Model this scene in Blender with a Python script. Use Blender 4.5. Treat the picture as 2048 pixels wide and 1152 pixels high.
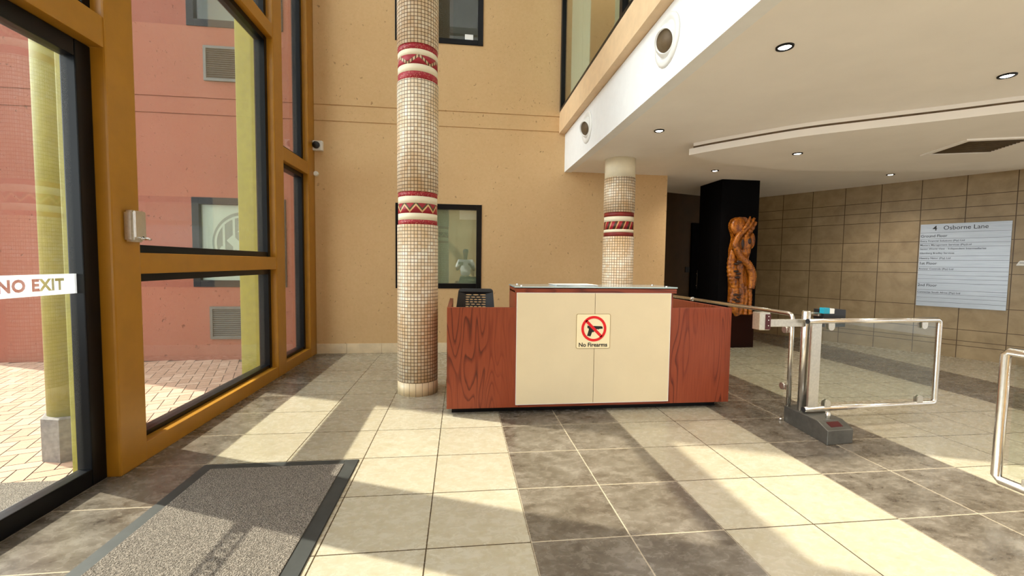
import bpy, bmesh, math, random
from mathutils import Vector, Matrix
for o in list(bpy.data.objects): bpy.data.objects.remove(o)
S = bpy.context.scene
C = S.collection
R = math.radians
PI = math.pi
random.seed(7)

# ---------------------------------------------------------------- camera
def set_camera():
    yaw, pitch, roll = 0.118009694, 0.0560708331, 0.0124828114
    cy, sy = math.cos(yaw), math.sin(yaw)
    f = Vector((sy*math.cos(pitch), cy*math.cos(pitch), -math.sin(pitch)))
    r = Vector((cy, -sy, 0)); u = r.cross(f)
    r2 = r*math.cos(roll) + u*math.sin(roll); u2 = -r*math.sin(roll) + u*math.cos(roll)
    cam = bpy.data.cameras.new('camera'); cam.sensor_fit = 'HORIZONTAL'; cam.sensor_width = 36
    cam.lens = 868.2525/2048*36; cam.clip_start = 0.02; cam.clip_end = 200
    o = bpy.data.objects.new('camera', cam); C.objects.link(o)
    M = Matrix((r2, u2, -f)).transposed().to_4x4(); M.translation = Vector((-0.346395, -2.00221, 1.34519))
    o.matrix_world = M; S.camera = o
set_camera()

# ---------------------------------------------------------------- world, sun, exposure
SUN_DIR = Vector((0.935, -0.406, -1.0))
w = bpy.data.worlds.new('sky'); S.world = w; w.use_nodes = True
def sky():
    # hazy bright sky: even overcast-white dome, brighter in a wide glow around the sun
    t = w.node_tree; bg = t.nodes['Background']
    tc = t.nodes.new('ShaderNodeTexCoord'); dp = t.nodes.new('ShaderNodeVectorMath'); dp.operation = 'DOT_PRODUCT'
    nv = t.nodes.new('ShaderNodeVectorMath'); nv.operation = 'NORMALIZE'
    t.links.new(tc.outputs['Generated'], nv.inputs[0]); t.links.new(nv.outputs[0], dp.inputs[0]); dp.inputs[1].default_value = (-SUN_DIR).normalized()
    def m(op, a, b):
        x = t.nodes.new('ShaderNodeMath'); x.operation = op
        for i, v in enumerate((a, b)):
            if isinstance(v, float): x.inputs[i].default_value = v
            else: t.links.new(v, x.inputs[i])
        return x.outputs[0]
    g = m('POWER', m('MAXIMUM', dp.outputs['Value'], 0.0), 4.0)
    d2 = t.nodes.new('ShaderNodeVectorMath'); d2.operation = 'DOT_PRODUCT'; t.links.new(nv.outputs[0], d2.inputs[0])
    d2.inputs[1].default_value = Vector((-1.0, -0.30, 0.22)).normalized()     # bright lobe added low in the sky to light the fascia
    g2 = m('POWER', m('MAXIMUM', d2.outputs['Value'], 0.0), 7.0)
    t.links.new(m('ADD', m('ADD', m('MULTIPLY', g, SKY_GLOW), m('MULTIPLY', g2, SKY_WEST)), SKY_BASE), bg.inputs[1])
    bg.inputs[0].default_value = (0.92, 0.97, 1.0, 1)
SKY_BASE, SKY_GLOW, SKY_WEST = 1.15, 1.5, 5.5
sky()
sl = bpy.data.lights.new('sun', 'SUN'); sl.energy = 6.6; sl.angle = R(0.6); sl.color = (1.0, 0.94, 0.80)
so = bpy.data.objects.new('sun', sl); C.objects.link(so)
so.rotation_euler = SUN_DIR.to_track_quat('-Z', 'Y').to_euler(); so.location = (-8, 4, 9)
S.view_settings.view_transform = 'Standard'; S.view_settings.look = 'None'
S.view_settings.gamma = 1; S.view_settings.use_curve_mapping = False
S.view_settings.exposure = 0.60

# ---------------------------------------------------------------- node helpers
def srgb(r, g, b):
    def c(v):
        v /= 255
        return v/12.92 if v <= 0.04045 else ((v+0.055)/1.055)**2.4
    return (c(r), c(g), c(b), 1)

class NT:
    def __init__(self, name):
        m = bpy.data.materials.new(name); m.use_nodes = True
        self.m = m; self.t = m.node_tree; self.n = self.t.nodes
        self.b = self.n['Principled BSDF']; self.out = self.n['Material Output']
    def new(self, typ, **kw):
        x = self.n.new(typ)
        for k, v in kw.items(): setattr(x, k, v)
        return x
    def put(self, sock, v):
        if isinstance(v, bpy.types.NodeSocket): self.t.links.new(v, sock)
        elif v is not None: sock.default_value = v
    def math(self, op, a, b=None, c=None, clamp=False):
        x = self.new('ShaderNodeMath', operation=op, use_clamp=clamp)
        self.put(x.inputs[0], a); self.put(x.inputs[1], b); self.put(x.inputs[2], c)
        return x.outputs[0]
    def coords(self, which='Object'): return self.new('ShaderNodeTexCoord').outputs[which]
    def sep(self, v):
        x = self.new('ShaderNodeSeparateXYZ'); self.put(x.inputs[0], v); return x.outputs
    def comb(self, a, b, c=0.0):
        x = self.new('ShaderNodeCombineXYZ')
        for i, v in enumerate((a, b, c)): self.put(x.inputs[i], v)
        return x.outputs[0]
    def mapping(self, v, scale=(1, 1, 1), rot=(0, 0, 0), loc=(0, 0, 0)):
        x = self.new('ShaderNodeMapping'); self.put(x.inputs[0], v)
        x.inputs[1].default_value = loc; x.inputs[2].default_value = rot; x.inputs[3].default_value = scale
        return x.outputs[0]
    def noise(self, v, scale=5, detail=4, rough=0.55, dist=0.0):
        x = self.new('ShaderNodeTexNoise'); self.put(x.inputs['Vector'], v)
        x.inputs['Scale'].default_value = scale; x.inputs['Detail'].default_value = detail
        x.inputs['Roughness'].default_value = rough; x.inputs['Distortion'].default_value = dist
        return x.outputs[0]
    def white(self, v):
        x = self.new('ShaderNodeTexWhiteNoise', noise_dimensions='3D'); self.put(x.inputs[0], v); return x.outputs[0]
    def vor(self, v, scale=5, feature='F1', rnd=1.0):
        x = self.new('ShaderNodeTexVoronoi', feature=feature); self.put(x.inputs['Vector'], v)
        x.inputs['Scale'].default_value = scale; x.inputs['Randomness'].default_value = rnd
        return x.outputs[0]
    def ramp(self, v, stops):
        x = self.new('ShaderNodeValToRGB'); self.put(x.inputs[0], v); e = x.color_ramp.elements
        while len(e) < len(stops): e.new(0.5)
        for i, (p, c) in enumerate(stops):
            e[i].position = p; e[i].color = c if isinstance(c, tuple) else (c, c, c, 1)
        return x.outputs[0]
    def mix(self, f, a, b, blend='MIX'):
        x = self.new('ShaderNodeMix', data_type='RGBA', blend_type=blend)
        self.put(x.inputs[0], f); self.put(x.inputs[6], a); self.put(x.inputs[7], b)
        return x.outputs[2]
    def bump(self, h, strength=0.3, dist=0.01):
        x = self.new('ShaderNodeBump'); x.inputs['Strength'].default_value = strength
        x.inputs['Distance'].default_value = dist; self.put(x.inputs['Height'], h)
        self.t.links.new(x.outputs[0], self.b.inputs['Normal'])
    def base(self, c): self.put(self.b.inputs['Base Color'], c)
    def rough(self, v): self.put(self.b.inputs['Roughness'], v)
    def metal(self, v): self.put(self.b.inputs['Metallic'], v)
    def spec(self, v): self.put(self.b.inputs['Specular IOR Level'], v)

def plain(name, col, rough=0.5, metal=0.0, var=0.05, scale=12, bump=0.0, spec=0.5):
    n = NT(name)
    nz = n.noise(n.coords(), scale, 5)
    d = tuple(max(0, v*(1-var*2)) for v in col[:3]) + (1,)
    l = tuple(min(1, v*(1+var*2)) for v in col[:3]) + (1,)
    n.base(n.ramp(nz, [(0.3, d), (0.7, l)])); n.rough(rough); n.metal(metal); n.spec(spec)
    if bump: n.bump(nz, bump, 0.004)
    return n.m

def glass_mat(name, tint=(0.95, 0.97, 0.96, 1), refl=1.0, haze=0.0):
    n = NT(name); t = n.t
    n.n.remove(n.b)
    lw = n.new('ShaderNodeLayerWeight'); lw.inputs[0].default_value = 0.5
    f = n.math('POWER', lw.outputs['Facing'], 5.0)
    f = n.math('MULTIPLY_ADD', f, 0.93*refl, 0.045*refl, clamp=True)
    tr = n.new('ShaderNodeBsdfTransparent'); tr.inputs[0].default_value = tint
    gl = n.new('ShaderNodeBsdfGlossy'); gl.inputs['Roughness'].default_value = 0.0; gl.inputs[0].default_value = (1, 1, 1, 1)
    mx = n.new('ShaderNodeMixShader'); n.put(mx.inputs[0], f); n.put(mx.inputs[1], tr.outputs[0]); n.put(mx.inputs[2], gl.outputs[0])
    last = mx.outputs[0]
    if haze:
        df = n.new('ShaderNodeBsdfDiffuse'); df.inputs[0].default_value = (0.9, 0.88, 0.85, 1)  # pale diffuse film mixed in to imitate the glare haze over the glass
        nz = n.noise(n.coords(), 1.3, 6)
        dm = n.new('ShaderNodeMixShader'); n.put(dm.inputs[0], n.math('MULTIPLY', nz, haze*2))
        n.put(dm.inputs[1], last); n.put(dm.inputs[2], df.outputs[0]); last = dm.outputs[0]
    n.put(n.out.inputs[0], last)
    return n.m

def emit_mat(name, col, s):
    n = NT(name); n.base((0.8, 0.8, 0.8, 1)); n.put(n.b.inputs['Emission Color'], col); n.b.inputs['Emission Strength'].default_value = s
    return n.m

# ---------------------------------------------------------------- materials
def plaster(name, lo, hi, pits=1.0):
    n = NT(name); co = n.coords()
    big = n.noise(co, 0.9, 4); fine = n.noise(co, 28, 6)
    c = n.mix(n.math('MULTIPLY_ADD', fine, 0.5, n.math('MULTIPLY', big, 0.5)), lo, hi)
    warp = n.new('ShaderNodeVectorMath', operation='MULTIPLY_ADD')
    nzc = n.new('ShaderNodeTexNoise'); n.put(nzc.inputs['Vector'], co); nzc.inputs['Scale'].default_value = 14
    n.put(warp.inputs[0], nzc.outputs[1]); warp.inputs[1].default_value = (0.12, 0.12, 0.12); n.put(warp.inputs[2], co)
    v = n.vor(warp.outputs[0], 11.0)
    gate = n.math('GREATER_THAN', n.noise(co, 3.1, 3), 0.53)
    pit = n.math('MULTIPLY', n.ramp(v, [(0.07, 1.0), (0.17, 0.0)]), gate)
    v2 = n.vor(warp.outputs[0], 27)
    pit2 = n.math('MULTIPLY', n.ramp(v2, [(0.05, 0.55), (0.2, 0.0)]), n.math('GREATER_THAN', n.noise(co, 5.7, 2), 0.5))
    p = n.math('MULTIPLY', n.math('MAXIMUM', pit, pit2), pits)
    n.base(n.mix(n.math('MULTIPLY', p, 0.45, clamp=True), c, tuple(x*0.35 for x in lo[:3]) + (1,)))
    n.rough(0.75); n.spec(0.25)
    n.bump(n.math('SUBTRACT', n.math('MULTIPLY', fine, 0.25), p), 0.55, 0.012)
    return n.m

M = {}
M['ochre_wall'] = plaster('ochre_plaster', srgb(196, 158, 108), srgb(222, 188, 142))
M['red_wall'] = plaster('terracotta_plaster', srgb(128, 70, 53), srgb(158, 94, 74), 1.3)
M['ochre_paint'] = plain('ochre_gloss_paint', srgb(168, 116, 30), 0.32, 0, 0.04, 6)
M['ledge_paint'] = plain('ochre_ledge_paint', srgb(224, 192, 150), 0.6, 0, 0.03, 9, 0.15)
M['black_alu'] = plain('black_aluminium', srgb(9, 10, 13), 0.32, 0.0, 0.05, spec=0.22)
M['yellow_paint'] = plain('yellow_paint', srgb(142, 134, 36), 0.5, 0, 0.06, 15, 0.2)
M['white_paint'] = plain('white_paint', srgb(240, 240, 238), 0.6, 0, 0.01)
M['ceiling_paint'] = plain('cream_ceiling_paint', srgb(246, 240, 232), 0.7, 0, 0.015, 2)
M['cream_paint'] = plain('cream_paint', srgb(238, 226, 196), 0.55, 0, 0.02)
M['steel'] = plain('brushed_steel', srgb(224, 220, 214), 0.2, 1.0, 0.04, 60)
M['steel_flat'] = plain('satin_steel_plate', srgb(206, 200, 188), 0.38, 1.0, 0.05, 60)
M['chrome'] = plain('chrome', srgb(230, 230, 230), 0.1, 1.0, 0.0)
M['dark_steel'] = plain('dark_steel_plinth', srgb(112, 110, 104), 0.34, 0.75, 0.08, 20)
M['black_plastic'] = plain('black_plastic', srgb(24, 25, 28), 0.4, 0, 0.1)
M['black_pillar'] = plain('black_pillar_paint', srgb(6, 5, 6), 0.8, 0, 0.1, spec=0.08)
M['dark_wood'] = plain('dark_brown_panel', srgb(66, 44, 18), 0.45, 0, 0.12, 3)
M['white_plastic'] = plain('white_plastic', srgb(232, 230, 224), 0.4, 0, 0.01)
M['paper'] = plain('paper', srgb(246, 246, 244), 0.8, 0, 0.01)
M['cream_panel'] = plain('cream_laminate', srgb(226, 208, 172), 0.45, 0, 0.015, 3)
M['sign_cream'] = plain('sign_plate', srgb(248, 232, 190), 0.35, 0, 0.01)
M['edge_trim'] = plain('brass_edge', srgb(150, 118, 60), 0.4, 0.2, 0.03)
M['red_print'] = plain('red_print', srgb(226, 8, 24), 0.4, 0, 0.0)
M['black_print'] = plain('black_print', srgb(22, 20, 18), 0.5, 0, 0.0)
M['grey_print'] = plain('grey_print', srgb(70, 70, 66), 0.5, 0, 0.0)
M['red_dark'] = plain('dark_red_plastic', srgb(70, 14, 18), 0.3, 0, 0.05)
M['teal'] = plain('teal_plastic', srgb(24, 152, 176), 0.4, 0, 0.03)
M['stone'] = plain('grey_cut_stone', srgb(108, 99, 92), 0.7, 0, 0.15, 30, 0.3)
M['skirting'] = plain('cream_skirting_tile', srgb(226, 206, 172), 0.3, 0, 0.06, 7)
M['grey_blind'] = plain('grey_green_blind', srgb(188, 192, 170), 0.7, 0, 0.05, 3)
M['pale_blind'] = plain('pale_blind', srgb(222, 222, 204), 0.7, 0, 0.03, 2)
M['gallery_dark'] = plain('gallery_brown', srgb(84, 68, 42), 0.7, 0, 0.15, 5)
M['frosted'] = plain('frosted_film', srgb(206, 206, 190), 0.5, 0, 0.03, 3)
M['frost_mark'] = plain('frosted_mark', srgb(132, 132, 112), 0.5, 0, 0.05, 4)
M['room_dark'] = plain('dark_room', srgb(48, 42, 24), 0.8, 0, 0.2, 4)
M['vent_grey'] = plain('vent_grey_metal', srgb(84, 86, 82), 0.4, 0.3, 0.06)
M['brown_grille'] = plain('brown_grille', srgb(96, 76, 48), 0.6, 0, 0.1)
M['skin'] = plain('skin', srgb(110, 74, 52), 0.55, 0, 0.03)
M['shirt'] = plain('white_shirt', srgb(242, 242, 244), 0.8, 0, 0.02)
M['trousers'] = plain('dark_trousers', srgb(40, 42, 52), 0.8, 0, 0.05)
M['rubber'] = plain('rubber_border', srgb(44, 46, 44), 0.55, 0, 0.12, 9, 0.3)
M['glass'] = glass_mat('facade_glass', haze=0.03)
M['clear_glass'] = glass_mat('clear_glass', (0.93, 0.96, 0.94, 1), 0.8)
M['dim_glass'] = glass_mat('window_glass', (0.86, 0.9, 0.86, 1), 0.9)
M['lamp'] = emit_mat('lamp_face', (1, 0.95, 0.85, 1), 14)
n = NT('white_vinyl'); tl = n.new('ShaderNodeBsdfTranslucent'); tl.inputs[0].default_value = (0.9, 0.9, 0.9, 1)
mx = n.new('ShaderNodeMixShader'); mx.inputs[0].default_value = 0.6; n.base((0.9, 0.9, 0.9, 1))
n.put(mx.inputs[1], n.b.outputs[0]); n.put(mx.inputs[2], tl.outputs[0]); n.put(n.out.inputs[0], mx.outputs[0]); M['vinyl'] = n.m
n = NT('counter_glass'); n.base(srgb(178, 196, 196)); n.rough(0.05); n.spec(0.8); M['counter_glass'] = n.m

def floor_mat():
    n = NT('floor_tiles'); co = n.coords(); x, y, z = n.sep(co)
    def step(v): return n.math('GREATER_THAN', x, v)
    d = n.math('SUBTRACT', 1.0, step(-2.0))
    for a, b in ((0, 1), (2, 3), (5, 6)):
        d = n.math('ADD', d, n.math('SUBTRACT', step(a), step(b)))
    cell = n.comb(n.math('FLOOR', n.math('DIVIDE', x, 0.5)), n.math('FLOOR', n.math('DIVIDE', y, 0.5)))
    rnd = n.white(cell)
    wn = n.new('ShaderNodeTexWhiteNoise', noise_dimensions='3D'); n.put(wn.inputs[0], cell)
    off = n.new('ShaderNodeVectorMath', operation='MULTIPLY_ADD'); n.put(off.inputs[0], wn.outputs[1]); off.inputs[1].default_value = (9, 9, 9); n.put(off.inputs[2], co)
    v = n.mapping(off.outputs[0], (1.0, 1.5, 1))
    a = n.noise(v, 4.2, 9, 0.66, 0.9); b = n.noise(v, 15, 9, 0.72, 0.5)
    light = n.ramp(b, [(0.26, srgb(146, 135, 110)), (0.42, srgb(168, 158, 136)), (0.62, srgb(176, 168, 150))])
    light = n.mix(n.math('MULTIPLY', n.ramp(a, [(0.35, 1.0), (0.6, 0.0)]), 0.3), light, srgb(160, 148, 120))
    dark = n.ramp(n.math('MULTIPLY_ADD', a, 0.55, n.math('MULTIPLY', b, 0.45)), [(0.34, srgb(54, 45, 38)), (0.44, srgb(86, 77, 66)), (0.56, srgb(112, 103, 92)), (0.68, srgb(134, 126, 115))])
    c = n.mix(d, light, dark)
    c = n.mix(n.math('MULTIPLY', rnd, 0.13), c, srgb(110, 96, 74))
    def edge(q):
        f = n.math('FRACT', n.math('DIVIDE', q, 0.5))
        return n.math('MINIMUM', f, n.math('SUBTRACT', 1.0, f))
    e = n.math('MINIMUM', edge(x), edge(y))
    g = n.math('LESS_THAN', e, 0.0065)
    gc = n.mix(d, srgb(62, 50, 34), srgb(176, 162, 140))
    n.base(n.mix(g, c, gc)); n.rough(n.math('MULTIPLY_ADD', b, 0.14, 0.2)); n.spec(0.5)
    n.bump(n.math('SUBTRACT', n.math('MULTIPLY', b, 0.10), g), 0.25, 0.004)
    return n.m
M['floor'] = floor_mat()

def wall_tile_mat(zs):
    n = NT('stone_wall_tiles'); co = n.coords(); x, y, z = n.sep(co)
    f = n.math('FRACT', n.math('DIVIDE', n.math('ADD', x, 10.0), 0.5)); e = n.math('MINIMUM', f, n.math('SUBTRACT', 1.0, f))
    g = n.math('LESS_THAN', e, 0.010)
    row = None
    for q in zs:
        g = n.math('MAXIMUM', g, n.math('LESS_THAN', n.math('ABSOLUTE', n.math('SUBTRACT', z, q)), 0.0045))
        s = n.math('GREATER_THAN', z, q); row = s if row is None else n.math('ADD', row, s)
    cell = n.comb(n.math('FLOOR', n.math('DIVIDE', x, 0.5)), row)
    a = n.noise(co, 4, 6, 0.6, 0.4)
    c = n.ramp(a, [(0.3, srgb(140, 118, 84)), (0.7, srgb(172, 149, 113))])
    c = n.mix(n.math('MULTIPLY', n.white(cell), 0.22), c, srgb(136, 112, 76))
    n.base(n.mix(g, c, srgb(78, 56, 26))); n.rough(0.38); n.spec(0.4)
    n.bump(n.math('SUBTRACT', n.math('MULTIPLY', a, 0.1), g), 0.3, 0.004)
    return n.m

def mosaic_mat():
    n = NT('cream_mosaic'); co = n.coords(); x, y, z = n.sep(co)
    th = n.math('MULTIPLY', n.math('ARCTAN2', y, x), 38/(2*PI)); v = n.math('DIVIDE', z, 0.0345)
    def edge(q):
        f = n.math('FRACT', n.math('ADD', q, 100.0)); return n.math('MINIMUM', f, n.math('SUBTRACT', 1.0, f))
    e = n.math('MINIMUM', edge(th), edge(v)); g = n.math('LESS_THAN', e, 0.085)
    cell = n.comb(n.math('FLOOR', th), n.math('FLOOR', v))
    r = n.white(cell); a = n.noise(co, 3.0, 4)
    c = n.ramp(r, [(0.0, srgb(228, 204, 170)), (0.5, srgb(240, 222, 194)), (1.0, srgb(247, 236, 216))])
    c = n.mix(n.math('MULTIPLY', n.ramp(a, [(0.46, 0.0), (0.62, 1.0)]), 0.6), c, srgb(220, 178, 124))
    n.base(n.mix(g, c, srgb(112, 82, 44))); n.rough(0.4)
    n.bump(n.math('SUBTRACT', 1.0, g), 0.5, 0.004)
    return n.m
M['mosaic'] = mosaic_mat()

def base_tile_mat():
    n = NT('cream_base_tiles'); co = n.coords(); x, y, z = n.sep(co)
    th = n.math('MULTIPLY', n.math('ARCTAN2', y, x), 20/(2*PI))
    f = n.math('FRACT', n.math('ADD', th, 100.0)); g = n.math('LESS_THAN', n.math('MINIMUM', f, n.math('SUBTRACT', 1.0, f)), 0.035)
    a = n.noise(co, 6, 4)
    n.base(n.mix(g, n.ramp(a, [(0.3, srgb(222, 198, 156)), (0.7, srgb(236, 216, 180))]), srgb(120, 90, 54))); n.rough(0.35)
    return n.m
M['base_tile'] = base_tile_mat()

def band_mat(kind, z0, z1):
    n = NT('band_' + kind); co = n.coords(); x, y, z = n.sep(co)
    th = n.math('DIVIDE', n.math('ARCTAN2', y, x), 2*PI)          # -0.5..0.5
    v = n.math('DIVIDE', n.math('SUBTRACT', z, z0), z1-z0)         # 0..1
    red = n.ramp(n.noise(co, 9, 3), [(0.3, srgb(146, 14, 34)), (0.7, srgb(176, 22, 42))])
    if kind == 'speckle':
        s = n.vor(n.mapping(co, (1, 1, 1.0)), 75); k = n.math('LESS_THAN', s, 0.33)
        q = n.white(n.comb(n.math('FLOOR', n.math('MULTIPLY', th, 90)), n.math('FLOOR', n.math('MULTIPLY', v, 3))))
        c = n.mix(n.math('MULTIPLY', k, q), red, srgb(214, 158, 132))
    elif kind == 'plain':
        c = n.ramp(n.noise(co, 9, 3), [(0.3, srgb(112, 26, 20)), (0.7, srgb(142, 38, 26))])
    elif kind == 'zigzag':
        tri = n.math('PINGPONG', n.math('MULTIPLY', n.math('ADD', th, 0.5), 20.0), 1.0)
        dlt = n.math('SUBTRACT', v, n.math('MULTIPLY_ADD', tri, 0.7, 0.15))
        c = n.mix(n.math('LESS_THAN', n.math('ABSOLUTE', n.math('SUBTRACT', dlt, 0.17)), 0.17), red, srgb(74, 62, 22))
        c = n.mix(n.math('LESS_THAN', n.math('ABSOLUTE', dlt), 0.11), c, srgb(222, 182, 128))
    elif kind == 'diamond':
        t = n.math('MULTIPLY', n.math('ADD', th, 0.5), 11.0)
        tri = n.math('PINGPONG', t, 1.0)
        dlt = n.math('SUBTRACT', v, n.math('MULTIPLY_ADD', tri, 0.9, 0.05))
        c = n.mix(n.math('LESS_THAN', n.math('ABSOLUTE', dlt), 0.2), red, srgb(84, 60, 26))
        f = n.math('PINGPONG', n.math('MULTIPLY', t, 3.5), 0.5)
        k = n.math('MULTIPLY', n.math('LESS_THAN', n.math('ABSOLUTE', dlt), 0.17), n.math('LESS_THAN', f, 0.29))
        c = n.mix(k, c, srgb(214, 178, 142))
    else:   # slash
        t = n.math('FRACT', n.math('MULTIPLY_ADD', v, -0.45, n.math('MULTIPLY', n.math('ADD', th, 0.5), 13.0)))
        c = n.mix(n.math('GREATER_THAN', t, 0.62), red, srgb(72, 46, 22))
        c = n.mix(n.math('LESS_THAN', t, 0.17), c, srgb(216, 160, 104))
    n.base(c); n.rough(0.5)
    return n.m

def wood_mat(name, lo, mid, hi, axis='Z', rough=0.38):
    n = NT(name); co = n.coords()
    sc = {'Z': (1, 1, 0.14), 'X': (0.14, 1, 1), 'Y': (1, 0.14, 1)}[axis]
    v = n.mapping(co, sc)
    big = n.noise(v, 3.4, 2, 0.45, 0.25)
    rings = n.math('FRACT', n.math('MULTIPLY', big, 24.0))
    rings = n.ramp(rings, [(0.0, 0.0), (0.10, 0.35), (0.30, 0.95), (0.9, 1.0), (1.0, 0.1)])
    mask = n.ramp(n.noise(n.mapping(co, tuple(a*0.5 for a in sc)), 4.5, 2), [(0.44, 0.15), (0.60, 0.85)])
    fine = n.noise(n.mapping(co, tuple(a*(0.25 if a < 1 else 1) for a in sc)), 130, 3, 0.6)
    rings = n.math('SUBTRACT', 1.0, n.math('MULTIPLY', n.math('SUBTRACT', 1.0, rings), mask))
    k = n.math('MULTIPLY_ADD', fine, 0.42, n.math('MULTIPLY', rings, 0.50))
    n.base(n.ramp(k, [(0.18, lo), (0.55, mid), (0.85, hi)])); n.rough(rough); n.spec(0.45)
    n.bump(fine, 0.08, 0.002)
    return n.m
M['mahogany'] = wood_mat('mahogany_veneer', srgb(56, 18, 8), srgb(122, 48, 24), srgb(150, 70, 40))
M['mahogany_h'] = wood_mat('mahogany_edge', srgb(56, 18, 8), srgb(116, 44, 22), srgb(142, 64, 36), 'X')

def brick_mat():
    n = NT('clay_pavers'); co = n.coords()
    g = n.new('ShaderNodeNewGeometry')
    a = n.noise(co, 22, 6, 0.65)
    c = n.ramp(g.outputs['Random Per Island'], [(0.0, srgb(172, 138, 116)), (0.5, srgb(184, 150, 128)), (1.0, srgb(194, 164, 142))])
    n.base(n.mix(n.math('MULTIPLY', a, 0.5), c, srgb(160, 122, 100))); n.rough(0.85); n.spec(0.2); n.bump(a, 0.3, 0.004)
    return n.m
M['pavers'] = brick_mat()
M['joint_sand'] = plain('paver_joints', srgb(70, 50, 38), 0.9, 0, 0.1, 40)

def mat_pile(name, lo, hi, sc=170):
    n = NT(name); co = n.coords()
    v = n.vor(co, sc); a = n.noise(co, sc*0.7, 3, 0.7)
    k = n.math('MULTIPLY_ADD', v, 0.6, n.math('MULTIPLY', a, 0.55))
    n.base(n.ramp(k, [(0.30, lo), (0.72, hi)])); n.rough(0.95); n.spec(0.1); n.bump(k, 0.9, 0.012)
    return n.m
M['mat_pile'] = mat_pile('grey_mat_pile', srgb(50, 46, 42), srgb(140, 130, 119))
M['carved'] = None
n = NT('carved_orange_wood'); co = n.coords(); nz = n.noise(n.mapping(co, (1, 1, 0.45)), 17, 5, 0.65, 0.8); gr = n.noise(n.mapping(co, (1.5, 1, 9)), 16, 3, 0.6, 0.6)
kk = n.math('MULTIPLY_ADD', nz, 0.6, n.math('MULTIPLY', gr, 0.4))
n.base(n.ramp(kk, [(0.36, srgb(52, 22, 6)), (0.45, srgb(128, 66, 14)), (0.55, srgb(184, 106, 22)), (0.7, srgb(210, 140, 44))])); n.rough(0.3); n.bump(kk, 0.5, 0.012); M['carved'] = n.m
M['carved_dark'] = plain('dark_carved_wood', srgb(46, 22, 10), 0.4, 0, 0.2, 30)
n = NT('brushed_aluminium_sign'); co = n.coords(); a = n.noise(n.mapping(co, (0.4, 1, 60)), 4, 4)
n.base(n.ramp(a, [(0.3, srgb(150, 154, 160)), (0.7, srgb(176, 179, 184))])); n.metal(0.55); n.rough(0.38); M['sign_alu'] = n.m

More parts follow.
